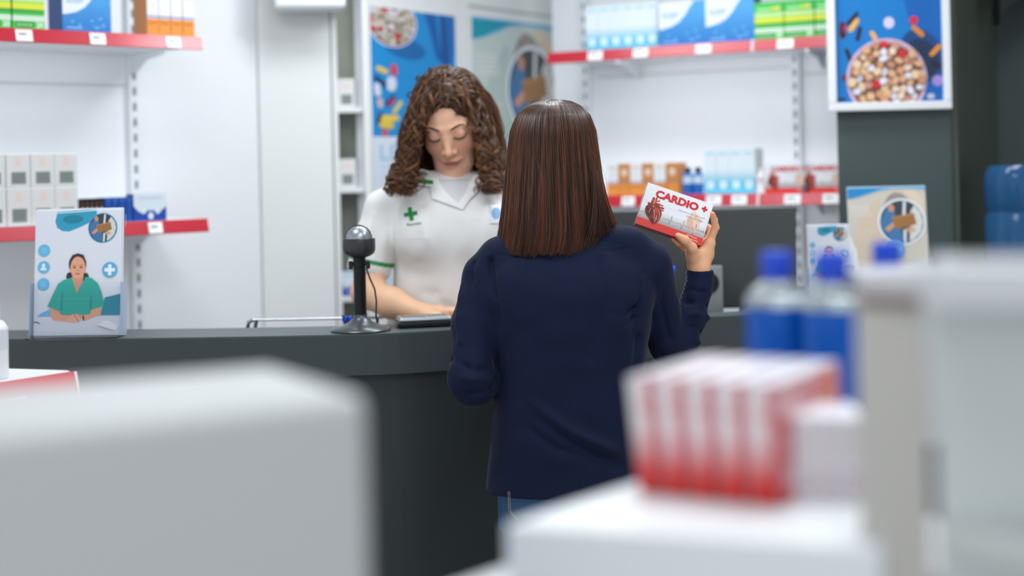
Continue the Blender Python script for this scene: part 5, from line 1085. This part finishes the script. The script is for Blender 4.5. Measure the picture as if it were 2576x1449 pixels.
# scalp shell under the strands
pz = np.linspace(0, 1, 40)**1.6; ph = np.linspace(-2.2, 2.2, 90); PH, TT = np.meshgrid(ph, pz, indexing='ij'); ZZ = zt_h-.0012-(zt_h-P(1, 622, 3.13).z)*TT
ZZ = ZZ+np.where(PH > .92, np.clip((PH-.92)/.5, 0, 1)*.05*TT, 0)
V = hair_pt(PH, ZZ, .975); idx = np.arange(90*40).reshape(90, 40); Q = np.stack([idx[:-1, :-1], idx[:-1, 1:], idx[1:, 1:], idx[1:, :-1]], -1).reshape(-1, 4)
o = toc(qmesh('hair_underlayer', V.reshape(-1, 3), Q, mat((50, 30, 21), .5, nm='dark_brown_hair')), 'hair_underlayer', parent=None)
# loose lock over the right shoulder and fly-aways
S2 = 360; K = 16; u = np.linspace(0, 1, K)[None, :, None]; j = rs.randn(S2, 1, 3)*[.004, .004, .004]
a0, a1, a2, a3 = [p_(*v) for v in ((1505, 430, 3.08), (1520, 510, 3.06), (1532, 552, 3.06), (1546, 573, 3.08))]
sp_ = rs.rand(S2, 1, 1); a0s = a0+(p_(1490, 430, 3.06)-a0)*sp_; a3s = a3+(p_(1470, 612, 3.04)-a3)*sp_**1.4; a1s = a1+(p_(1496, 510, 3.04)-a1)*sp_; a2s = a2+(p_(1490, 566, 3.035)-a2)*sp_
bz = (1-u)**3*a0s+3*(1-u)**2*u*a1s+3*(1-u)*u**2*a2s+u**3*a3s+j*(.3+u*.7)
cl = np.tile(mid*.8, (S2, K, 1))*rs.uniform(.5, 1.5, (S2, 1, 1)); toc(strands('shoulder_lock', bz, np.full((S2, K), .0007)*(1.1-u[..., 0]*.7), HAIRM('brown_hair'), cl), 'shoulder_lock')
S3 = 46; phf = rs.uniform(-1.9, 1.9, S3); zf = zt_h-rs.rand(S3)**2*.30-.002; st_ = hair_pt(phf, zf, 1.0)[:, None, :]; out = np.stack([np.sin(phf), -np.cos(phf), np.zeros(S3)], -1)[:, None, :]
L_f = rs.uniform(.015, .06, (S3, 1, 1)); bend = rs.randn(S3, 1, 3)*.010
bz = st_+out*(.004+.010*np.sin(u*3.1)*rs.rand(S3, 1, 1))+np.array([0, 0, -1])*L_f*u+bend*u**2
toc(strands('loose_hair', bz, np.full((S3, K), .00022), HAIRM('brown_hair'), np.tile(warm, (S3, K, 1))), 'loose_hair')
# ---------------------------------------------------------------- pharmacist
from mathutils.bvhtree import BVHTree
ph_ = tag(empty('person', (-.15, 3.80, 0)), 'pharmacist with curly brown hair in a white coat, looking down behind the counter', 'person')
PHO = Vector(ph_.location)
def top_(me, name, parent=None):
    me.transform(Matrix.Translation(-PHO)); return link(name, me, parent or ph_)
D0 = 3.80
hc2 = p_(1134, 303, 3.80)
fv = A3(Vector((-.09, -.86, -.46)).normalized()); xv = np.array([1, 0, .155]); xv = xv-fv*(xv @ fv); xv /= np.linalg.norm(xv); uv = np.cross(xv, fv); uv = uv if uv[2] > 0 else -uv
HS = 1.09
Lp = lambda x, f, u: hc2+(xv*x+fv*f+uv*u)*HS
RH = np.stack([xv, fv, uv], 1)
s1, e1, w1 = p_(968, 528, 3.80), p_(922, 738, 3.74), p_(1052, 786, 3.655)
s2, e2_, w2 = p_(1302, 520, 3.80), p_(1345, 735, 3.75), p_(1232, 790, 3.66)
F = Field((-.50, 3.50, .95), (.28, 4.02, 1.80), .0031)
F.ell(Lp(0, -.014, .030), (.073, .094, .085), k=.01, R=RH, sc=HS); F.ell(Lp(0, .028, -.020), (.061, .060, .085), k=.03, R=RH, sc=HS); F.ell(Lp(0, .034, -.070), (.046, .046, .044), k=.02, R=RH, sc=HS)
F.ell(Lp(0, .066, -.103), (.018, .015, .013), k=.022, R=RH, sc=HS)
for sx in (-1, 1):
    F.ell(Lp(sx*.040, .056, -.036), (.020, .018, .020), k=.022, R=RH, sc=HS); F.ell(Lp(sx*.034, .050, -.085), (.014, .02, .02), k=.02, R=RH, sc=HS)
    F.ell(Lp(sx*.0315, .100, .000), (.0165, .0125, .0105), k=.012, op='sub', R=RH, sc=HS); F.ell(Lp(sx*.031, .0765, -.0005), (.0150, .0135, .0125), k=.004, R=RH, sc=HS)
    F.ell(Lp(sx*.073, -.006, -.012), (.009, .016, .029), k=.005, R=RH, sc=HS)
    F.cap(Lp(sx*.012, .083, .0185), Lp(sx*.045, .072, .0195), .0075, .006, k=.010)
F.cap(Lp(0, .080, .012), Lp(0, .099, -.034), .0080, .0100, k=.014); F.ell(Lp(0, .103, -.040), (.0105, .009, .009), k=.006, R=RH, sc=HS)
for sx in (-1, 1): F.ell(Lp(sx*.0135, .092, -.0425), (.0070, .0085, .0066), k=.005, R=RH, sc=HS)
F.ell(Lp(0, .087, -.066), (.019, .0080, .0058), k=.006, R=RH, sc=HS); F.ell(Lp(0, .0855, -.0765), (.0165, .0080, .0066), k=.005, R=RH, sc=HS)
for sx in (-1, 1): F.cap(Lp(sx*.014, .089, -.0705), Lp(sx*.027, .079, -.0655), .0042, .0030, k=.006)
F.cap(Lp(-.026, .0905, -.0668), Lp(0, .100, -.0718), .0016, .0020, k=.003, op='sub'); F.cap(Lp(.026, .0905, -.0668), Lp(0, .100, -.0718), .0016, .0020, k=.003, op='sub')
nb = p_(1140, 478, 3.815); F.cap(Lp(0, -.015, -.060), nb, .047, .052, k=.022)
F.chain([nb+[0, 0, -.02], p_(1050, 500, 3.81), s1], [.05, .045, .045], k=.03); F.chain([nb+[0, 0, -.02], p_(1225, 495, 3.81), s2], [.05, .045, .045], k=.03)
F.rings([(1.0, nb[0], 3.82, .13, .085), (1.15, nb[0], 3.82, .13, .085), (1.38, nb[0], 3.82, .14, .085)], k=.03)
F.chain([s1, e1+[.004, 0, .01]], [.043, .041], k=.02); F.chain([e1, e1.copy()*.5+w1*.5+[0, 0, -.001], w1], [.040, .0385, .0255], k=.02)
F.chain([s2, e2_], [.043, .038], k=.02); F.chain([e2_, w2], [.038, .0255], k=.02)
def fan(w, sx, dz=0.0):
    fl = []; 
    for i in range(4):
        m = w+np.array([sx*(.058-abs(i-1)*.003), -.012-.004+(.017-.013*i)*-1*1.0, .002+dz]); m[1] = w[1]-.030+.0185*i
        st = np.array([sx*.95, -.25+.10*i, -.04]); st /= np.linalg.norm(st); L = (.034, .037, .035, .028)[i]
        fl.append([m, m+st*L+[0, 0, .003], m+st*L*1.62+[0, 0, -.005], m+st*L*2.15+[0, 0, -.015]])
    return fl
f1_ = fan(w1, 1); t1_ = [w1+[.018, -.022, -.004], w1+[.048, -.048, -.010], w1+[.072, -.058, -.016], w1+[.090, -.058, -.020]]; hand(F, w1+[.004, 0, 0], None, f1_, t1_, r=.0082, pr=.0165, k=.006)
f2_ = fan(w2, -1, .004); t2_ = [w2+[-.018, -.022, -.004], w2+[-.048, -.046, -.010], w2+[-.066, -.052, -.014], w2+[-.080, -.052, -.018]]; hand(F, w2, None, f2_, t2_, r=.0082, pr=.0165, k=.006)
def skin_ph(V):
    C = np.tile(np.array(lin((236, 190, 156))), (len(V), 1)); q = (V-hc2) @ RH/HS; x, f, u = q.T; face = 1/(1+np.exp(-(np.where(u > -.13, f, -1)-.02)*200)); arm = 1/(1+np.exp((V[:, 2]-1.36)*60))
    C = lerpc(C, (236, 182, 156), face*.75)
    g = lambda cx, cf, cu_, rx, ru, rf=.03: np.exp(-((x-cx)/rx)**2-((u-cu_)/ru)**2-((f-cf)/rf)**2)
    for sx in (-1, 1): C = lerpc(C, (214, 124, 106), g(sx*.042, .065, -.036, .022, .020)*.55); C = lerpc(C, (178, 112, 100), g(sx*.031, .088, .004, .015, .006)*.55); C = lerpc(C, (196, 110, 92), g(sx*.013, .098, -.045, .007, .006)*.5)
    C = lerpc(C, (214, 132, 112), g(0, .11, -.042, .012, .010)*.5)
    lip = np.clip(1.35-np.sqrt((x/.0235)**2+((u+.0712+ .10*0*x)/.0088)**2)*1.35, 0, 1)*(f > .06); lip = np.clip(lip*2.4, 0, 1)
    C = lerpc(C, (186, 84, 88), lip*.85); ml = np.exp(-((u+.0722-8.5*x*x)/.0018)**2)*(np.abs(x) < .027)*(f > .06); C = lerpc(C, (112, 40, 42), np.clip(ml, 0, 1)*.8)  # shade of the mouth groove painted as a dark line between the lips
    for fl in (f1_, f2_):
        for fg in fl: C = lerpc(C, (226, 146, 120), np.exp(-(np.linalg.norm(V-fg[0], axis=1)/.010)**2)*.4)
    return C
bmesh_ = F.mesh('body', SKIN, color=skin_ph, smooth=1)
vb = np.zeros(len(bmesh_.vertices)*3, np.float32); bmesh_.vertices.foreach_get('co', vb); vb = vb.reshape(-1, 3); loc = (vb-hc2) @ RH/HS
def surf(x, u, off=.0006):
    m = (loc[:, 1] > .03); d = (loc[m][:, 0]-x)**2+(loc[m][:, 2]-u)**2; i = np.argsort(d)[:6]; f = (loc[m][i, 1]/(d[i]+1e-7)).sum()/(1/(d[i]+1e-7)).sum(); return Lp(x, f+off, u)
tl_ = lambda v: Vector(v)-PHO
BRW = mat((62, 38, 28), .6, nm='brow_hair'); LSH = mat((30, 20, 18), .5, nm='lash')
t = MB()
for sx in (-1, 1):
    pts = [(.0135, .0170), (.020, .0195), (.029, .0225), (.038, .0235), (.046, .0215), (.052, .0170)]
    t.tube([tl_(surf(sx*x, u, .0002)) for x, u in pts], [.0017, .0025, .0025, .0020, .0014, .0007], BRW, 8); t.build('eyebrow', ph_); t = MB()
t = MB()
for sx in (-1, 1):
    pts = [(.0165, -.0045), (.021, -.0082), (.027, -.0106), (.034, -.0108), (.041, -.0080), (.047, -.0035)]
    P3 = [surf(sx*x, u, .0006) for x, u in pts]; t.tube([tl_(v) for v in P3], [.0010, .0016, .0020, .0021, .0018, .0010], LSH, 8)
    for i in range(22):
        u_i = i/21*(len(P3)-1.001); k = int(u_i); b = P3[k]+(P3[k+1]-P3[k])*(u_i-k); o_ = (u_i/5-.35)*.006*sx
        t.tube([tl_(b), tl_(b+fv*.003-uv*.0022+xv*o_*.5), tl_(b+fv*.0055-uv*.0026+xv*o_)], [.0004, .0003, .0001], LSH, 4)
    t.build('eyelashes', ph_); t = MB()
top_(bmesh_, 'body')
# --- coat
F = Field((-.50, 3.50, .72), (.30, 4.06, 1.50), .0036)
def rg2(py, l, r, ry, cy): z = P(1130, py, D0).z; a = P(l, py, D0).x; b = P(r, py, D0).x; return (z, (a+b)/2, cy, (b-a)/2, ry)
F.rings([rg2(1110, 950, 1330, .140, 3.83), rg2(960, 958, 1322, .132, 3.83), rg2(810, 970, 1305, .118, 3.825), rg2(740, 984, 1294, .112, 3.82), rg2(650, 990, 1286, .114, 3.815), rg2(580, 984, 1292, .114, 3.812), rg2(520, 975, 1300, .100, 3.812), rg2(482, 1010, 1262, .080, 3.815), rg2(458, 1060, 1220, .060, 3.818)], k=.02, p=2.4)
for sx in (-1, 1): F.ell((nb[0]+sx*.078, 3.735, P(1, 615, D0).z), (.068, .052, .070), k=.045)
F.chain([nb+[0, .0, .002], p_(1046, 482, 3.81), s1], [.052, .050, .053], k=.02); F.chain([nb+[0, 0, .002], p_(1228, 478, 3.81), s2], [.052, .050, .053], k=.02)
cuf1 = p_(929, 672, 3.765); cuf2 = p_(1338, 668, 3.765)
for s_0, cf, sx in ((s1, cuf1, -1), (s2, cuf2, 1)):
    F.chain([s_0, s_0*.5+cf*.5+[sx*.002, 0, 0], cf], [.054, .056, .058], k=.014)
    ax = cf-s_0; ax = ax/np.linalg.norm(ax)+np.array([sx*.0, .0, 0]); tilt = np.array([-sx*.22, .1, 0]); ax = ax+tilt*0; 
    a, b, X, Y, Z = F._blk(cf-.075, cf+.075, .005); pl = np.array([sx*.26, 0, -1.0]); pl /= np.linalg.norm(pl); hp = (X-cf[0])*pl[0]+(Y-cf[1])*pl[1]+(Z-cf[2])*pl[2]
    V_ = F.F[a[0]:b[0], a[1]:b[1], a[2]:b[2]]; rad = np.sqrt((X-cf[0])**2+(Y-cf[1])**2); ms = rad < .064; V_[ms] = np.maximum(V_, hp-.022)[ms]
    F.cap(cf-ax*.03, cf+ax*.06, .050, .052, k=0, op='sub')
F.ell((nb[0], 3.83, P(1, 1115, D0).z-.01), (.15, .11, .03), k=.004, op='sub')
cr = [(q((1000, 530, 3.70), (994, 600, 3.70), (990, 690, 3.71)), .006, .006), (q((960, 545, 3.72), (950, 600, 3.71), (955, 650, 3.71)), .0045, .009), (q((938, 540, 3.74), (925, 610, 3.72), (915, 650, 3.72)), -.003, .008), (q((975, 560, 3.72), (972, 620, 3.71), (976, 670, 3.71)), -.0035, .006),
      (q((1000, 700, 3.71), (1030, 730, 3.70), (1100, 740, 3.70)), .0055, .012), (q((995, 640, 3.70), (1040, 665, 3.69), (1090, 672, 3.68)), .004, .012), (q((1165, 520, 3.68), (1170, 640, 3.67), (1172, 800, 3.69)), .0022, .0028), (q((1005, 780, 3.72), (1060, 740, 3.70), (1130, 770, 3.70)), .0045, .012),
      (q((1085, 590, 3.67), (1090, 640, 3.66), (1096, 690, 3.67)), .002, .004), (q((1010, 500, 3.72), (1060, 560, 3.69), (1080, 620, 3.67)), -.003, .012), (q((1200, 560, 3.68), (1190, 660, 3.67), (1210, 760, 3.70)), .004, .014), (q((1235, 520, 3.70), (1232, 600, 3.70)), .003, .004)]
def col_coat(V):
    C = np.tile(np.array(lin((226, 226, 226))), (len(V), 1)); G = (22, 138, 62)
    for cf, sx in ((cuf1, -1), (cuf2, 1)):
        pl = np.array([sx*.26, 0, -1.0]); pl /= np.linalg.norm(pl); hp = (V-cf) @ pl; rad = np.linalg.norm((V-cf)[:, :2], axis=1)
        C = lerpc(C, G, np.clip((.0072-np.abs(hp+.018))/.0030, 0, 1)*(rad < .066)*np.clip((.066-np.linalg.norm(V-cf, axis=1))/.002+1, 0, 1))
    return C
COAT = mat((255, 255, 255), .8, attr='Col', bump=.18, scale=300, nm='white_coat_cotton')
cme = F.mesh('coat', COAT, disp=lambda V, n: crease(V, cr)+cloth_noise(V, .0016, 30, 12), color=col_coat, smooth=1)
vv = [v.co.copy() for v in cme.vertices]; bvh = BVHTree.FromPolygons(vv, [tuple(p.vertices) for p in cme.polygons])
coat = top_(cme, 'white_coat')
def onc(px, py, off=.003):
    r = ray(px, py); o_ = Vector((0, 0, CAMZ)); h, n, i, d = bvh.ray_cast(o_, r.normalized())
    if h is None: h = o_+r*3.70
    return h-r.normalized()*off
def drape(name, poly, off, thick, m, parent=None, sub=3, lift=None):
    pts = []; n = len(poly)
    for i in range(n):
        a, b = poly[i], poly[(i+1) % n]; L = math.hypot(b[0]-a[0], b[1]-a[1]); k_ = max(1, int(L/6))
        pts += [(a[0]+(b[0]-a[0])*j/k_, a[1]+(b[1]-a[1])*j/k_) for j in range(k_)]
    cx, cy = sum(p[0] for p in poly)/n, sum(p[1] for p in poly)/n; N = len(pts); vs = [onc(cx, cy, off+thick)-PHO]; fs = []
    for s_i in range(1, sub+1):
        f = s_i/sub; vs += [onc(cx+(p[0]-cx)*f, cy+(p[1]-cy)*f, off+thick*(1 if s_i < sub else .75))-PHO for p in pts]
    vs += [onc(p[0], p[1], max(off-.003, -.004))-PHO for p in pts]
    for i in range(N): fs.append((0, 1+i, 1+(i+1) % N))
    for s_i in range(sub):
        b = 1+s_i*N; fs += [(b+i, b+N+i, b+N+(i+1) % N, b+(i+1) % N) for i in range(N)]
    t = MB(); t.add(vs, fs, m, True); return t.build(name, parent or ph_)
CW_ = mat((228, 228, 228), .8, bump=.15, scale=300, nm='white_coat_collar'); GRN = mat((20, 130, 58), .7, nm='green_trim')
drape('t_shirt', [(1098, 452), (1182, 450), (1176, 480), (1154, 516), (1134, 500), (1112, 478)], .0004, .0012, mat((206, 206, 212), .85, nm='white_jersey'))
drape('lapel', [(1086, 448), (1103, 452), (1122, 484), (1152, 512), (1164, 527), (1128, 514), (1088, 500), (1082, 470)], .003, .0045, CW_)
drape('lapel', [(1184, 447), (1200, 452), (1204, 480), (1180, 504), (1164, 527), (1152, 512), (1170, 488), (1182, 466)], .003, .0045, CW_)
drape('collar', [(1030, 440), (1060, 425), (1088, 432), (1104, 452), (1094, 470), (1086, 470), (1034, 462)], .006, .004, CW_)
drape('collar', [(1186, 446), (1206, 430), (1240, 428), (1262, 452), (1252, 474), (1222, 480), (1204, 470)], .006, .004, CW_)
g1 = drape('collar_trim', [(1030, 448), (1060, 450), (1090, 454), (1090, 463), (1060, 461), (1032, 457)], .011, .001, GRN); g1['label'] = 'green collar edge'
g2 = drape('collar_trim', [(1226, 462), (1240, 450), (1252, 446), (1254, 456), (1240, 468), (1228, 474)], .011, .001, GRN); g2['label'] = 'green collar edge'
drape('chest_pocket', [(1004, 514), (1054, 520), (1078, 512), (1080, 600), (1006, 600)], .0, .0008, CW_)
# embroidery: cross and word, draped on the coat
t = MB(); rot = math.radians(-10); cx_, cy_ = 1033, 538; qv = lambda x, y: onc(cx_+x*math.cos(rot)-y*math.sin(rot), cy_+x*math.sin(rot)+y*math.cos(rot), .0026)-PHO
for (a, b, c, d) in ((-5, -17, 5, 17), (-17, -5, 17, 5)):
    nx, ny = 4, 4; g = [[qv(a+(c-a)*i/nx, b+(d-b)*j/ny) for j in range(ny+1)] for i in range(nx+1)]; vs = [v for r_ in g for v in r_]
    t.add(vs, [(i*(ny+1)+j, i*(ny+1)+j+1, (i+1)*(ny+1)+j+1, (i+1)*(ny+1)+j) for i in range(nx) for j in range(ny)], mat((18, 136, 62), .7))
vs, fs, w_ = glyphs('Pharmacy', .01); kx = 37/w_; cx_, cy_ = 1024, 569
t.add([qv(x*kx, -y*9.5) for x, y in vs], fs, mat((30, 130, 70), .7)); em = t.build('embroidered_emblem', ph_); em['label'] = 'green cross emblem with the word Pharmacy'
drape('name_badge', [(1232, 510), (1266, 508), (1268, 560), (1234, 562)], .003, .001, mat((214, 220, 228), .4))
t = MB(); cx_, cy_ = 1248, 536; rot = 0
t.add([onc(cx_, cy_, .0052)-PHO]+[onc(cx_+12*math.cos(a), cy_+14*math.sin(a), .0052)-PHO for a in [i*2*math.pi/20 for i in range(20)]], [(0, 1+i, 1+(i+1) % 20) for i in range(20)], mat((120, 160, 205), .5)); t.build('badge_print', ph_)
# --- trousers and shoes
F = Field((-.42, 3.62, .0), (.15, 4.08, 1.02), .006); tx = nb[0]
F.rings([(.74, tx, 3.83, .150, .105), (.90, tx, 3.83, .150, .10), (1.0, tx, 3.83, .13, .09)], k=.03)
for sx in (-1, 1): F.chain([(tx+sx*.085, 3.83, .78), (tx+sx*.09, 3.84, .45), (tx+sx*.09, 3.85, .08)], [.080, .062, .052], k=.03)
top_(F.mesh('trousers', mat((206, 208, 210), .8, nm='white_cotton'), smooth=1), 'trousers')
F = Field((-.42, 3.60, -.005), (.15, 4.0, .14), .006)
for sx in (-1, 1): F.ell((tx+sx*.09, 3.80, .035), (.043, .12, .034), k=.01); F.cap((tx+sx*.09, 3.86, .04), (tx+sx*.09, 3.86, .09), .045, .04, k=.02)
top_(F.mesh('shoes', mat((210, 210, 210), .5), smooth=1), 'shoes')
# --- curly hair
rs = np.random.RandomState(21)
F = Field((-.36, 3.62, 1.34), (.08, 4.02, 1.82), .0040)
F.ell(Lp(0, -.016, .036), (.080, .099, .088), k=.01, R=RH, sc=HS)
lm = [p_(1068, 262, 3.80), p_(1044, 330, 3.81), p_(1028, 400, 3.80), p_(1018, 450, 3.76)]; rm = [p_(1200, 262, 3.82), p_(1212, 330, 3.84), p_(1222, 400, 3.82), p_(1230, 440, 3.77)]
F.chain(lm, [.034, .028, .024, .014], k=.03); F.chain(rm, [.026, .024, .024, .012], k=.03); F.cap(p_(1130, 330, 3.88), p_(1132, 440, 3.88), .085, .06, k=.03)
F.ell(Lp(.0, .35, -.022), (.080, .42, .116), k=.008, op='sub', R=RH, sc=HS)
def dn(V, n): return cloth_noise(V, .0035, 130, 5)
hmesh = F.mesh('hair_underlayer', mat((62, 39, 27), .6, noise=.3, scale=80, nm='dark_curly_hair'), disp=dn, smooth=1)
top_(hmesh, 'hair_underlayer')
NL = 680; ds = .0104; K = 46; pos = np.zeros((NL, K, 3)); th_ = rs.uniform(0, 2*math.pi, NL); cz = rs.uniform(.02, 1, NL)
ec, er = Lp(0, -.016, .038), np.array([.084, .103, .086])*1.02
d0 = np.stack([np.sqrt(1-cz**2)*np.sin(th_), np.sqrt(1-cz**2)*np.cos(th_), cz], 1)
front = (d0[:, 1] > .55) & (d0[:, 2] < .52); d0[front, 1] *= -1
side = np.where(rs.rand(NL) < .5, -1.0, 1.0); part_x = .018
q0 = d0*er
nf = 170; af = rs.uniform(-1.35, 1.35, nf); q0[:nf] = np.stack([.080*np.sin(af), 0*af, -.034+.122*np.cos(af)], 1)*HS; d0[:nf, 1] = 1; d0[:nf, 2] = .5
kk = 1-(q0[:nf, 0]/er[0]/1.05)**2-(q0[:nf, 2]/er[2]/1.05)**2; q0[:nf, 1] = er[1]*np.sqrt(np.clip(kk, .05, 1))*.98
sgn = np.clip((q0[:, 0]-part_x)/.03, -1, 1); sgn = np.where(np.abs(sgn) < .3, np.sign(sgn+1e-6)*.3, sgn)
p = ec+q0 @ RH.T; pos[:, 0] = p; vel = np.zeros((NL, 3)); lens = rs.uniform(.62, 1.0, NL)
masks = [(ec, er*1.04*rs.uniform(.99, 1.09, (NL, 1)), RH), (Lp(.002, .35, -.026), np.array([.086, .50, .122])*HS, RH), (A3(P(1135, 610, 3.82)), np.array([.215, .125, .120]), np.eye(3))]
for k in range(1, K):
    g = np.zeros((NL, 3)); g[:, 2] = -1
    g += xv*(sgn*np.clip(.62-k*.035, .0, 2))[:, None]-fv*(np.clip(2.2-k*.22, 0, 2)*np.where(d0[:, 1] > 0, 1, .2))[:, None]
    tgt = np.where(sgn[:, None] < 0, A3(P(1004, 470, 3.69)), A3(P(1240, 470, 3.71))); dv = tgt-p; dv[:, 2] = 0; dv[:, 1] *= np.where(d0[:, 1] < -.25, 1, 2.6)*np.clip((k-6)/9, .15, 1)*(1 if k < 15 else 1); back_ = d0[:, 1] < -.25
    g += dv*np.where(back_, 1.0, 4.2)[:, None]*np.clip((k-12)/12, 0, 1)
    g /= np.linalg.norm(g, axis=1, keepdims=True); vel = vel*.55+g*.45; p = p+vel/np.maximum(np.linalg.norm(vel, axis=1, keepdims=True), .2)*ds*lens[:, None]
    for c, r, R in masks:
        l_ = (p-c) @ R; r = np.broadcast_to(r, (NL, 3)); qn = np.linalg.norm(l_/r, axis=1); m_ = qn < 1
        l2_ = l_.copy(); l2_[m_] = l_[m_]/qn[m_][:, None]; p = c+l2_ @ R.T
    pos[:, k] = p
# loose locks hanging in front of the shoulders
nx_ = 90; ex = np.zeros((nx_, K, 3)); uu = np.linspace(0, 1, K)[:, None]
for j in range(nx_):
    L_ = j < 52; r1, r2, r3 = rs.randn(3)
    if L_: c4 = [p_(1052+10*r1, 290, 3.765), p_(1022+12*r1, 380, 3.745), p_(1006+16*r2, 440, 3.70), p_(1012+22*r2, 484+10*r3, 3.67)]
    else: c4 = [p_(1210+5*r1, 290, 3.78), p_(1224+8*r1, 380, 3.765), p_(1234+10*r2, 440, 3.72), p_(1240+13*r2, 486+9*r3, 3.68)]
    ex[j] = (1-uu)**3*c4[0]+3*(1-uu)**2*uu*c4[1]+3*(1-uu)*uu**2*c4[2]+uu**3*c4[3]
pos = np.concatenate([pos, ex]); NL0 = NL; NL = NL+nx_
# smooth centrelines, then curl them
for _ in range(3): pos[:, 1:-1] = .5*pos[:, 1:-1]+.25*(pos[:, :-2]+pos[:, 2:])
KK = 92; tt = np.linspace(0, K-1, KK); i0 = np.clip(tt.astype(int), 0, K-2); fr_ = (tt-i0)[None, :, None]; cl = pos[:, i0]*(1-fr_)+pos[:, i0+1]*fr_
T = np.gradient(cl, axis=1); T /= np.linalg.norm(T, axis=2, keepdims=True)+1e-9; up = np.tile([.2, .9, .35], (NL, KK, 1)); B = np.cross(T, up); B /= np.linalg.norm(B, axis=2, keepdims=True)+1e-9; Nn = np.cross(B, T)
s_ = np.linspace(0, 1, KK)[None]; amp = (.0018+.0135*np.clip(s_*1.4-.35, 0, 1))*rs.uniform(.6, 1.35, (NL, 1)); phs = rs.uniform(0, 6.28, (NL, 1)); frq = rs.uniform(2.4, 4.6, (NL, 1)); hand_ = np.where(rs.rand(NL, 1) < .5, -1, 1)
a_ = phs+hand_*frq*2*math.pi*s_*(.75+.45*s_); clc = cl+(amp*np.cos(a_))[..., None]*B+(amp*np.sin(a_))[..., None]*Nn
NS = 8; S = NL*NS; off = rs.randn(S, 1, 3)*.0030; wv = np.sin(np.linspace(0, 9, KK)[None]*rs.uniform(.7, 1.4, (S, 1))+rs.uniform(0, 6.28, (S, 1)))[..., None]*rs.randn(S, 1, 3)*.0011
path = np.repeat(clc, NS, 0)+off*(.45+.75*np.linspace(0, 1, KK)[None, :, None])*(1-.55*np.linspace(0, 1, KK)[None, :, None]**3)+wv
rad = np.tile(np.interp(np.linspace(0, 1, KK), [0, .05, .85, 1], [.0005, .00085, .0007, .0002])[None], (S, 1))
lt = rs.rand(NL); lt = np.repeat(lt, NS)*.6+rs.rand(S)*.4; c0_ = np.array(lin((48, 29, 20))); c1_ = np.array(lin((116, 74, 46))); c2_ = np.array(lin((182, 128, 82)))
tip = np.linspace(0, 1, KK)[None, :, None]; cols = c0_+(c1_-c0_)*np.clip(lt[:, None, None]*1.3, 0, 1)*(.6+.4*tip)+(c2_-c1_)*np.clip((lt[:, None, None]-.6)*1.5+.25*tip**3, 0, 1)
path[..., 0] = np.maximum(path[..., 0], P(972, 470, 3.75).x+.004*np.sin(path[..., 2]*300)); zc_ = P(1, 500, 3.72).z+.055*rs.rand(NL, 1)**1.6; zc_[NL0:] = P(1, 520, 3.7).z; zc_ = np.repeat(zc_, NS, 0); rad = rad*np.clip((path[..., 2]-zc_)/.01, 0, 1); path[..., 2] = np.maximum(path[..., 2], zc_-.004)
top_(strands('curly_hair', path, rad, HAIRM('curly_brown_hair'), cols), 'curly_hair')
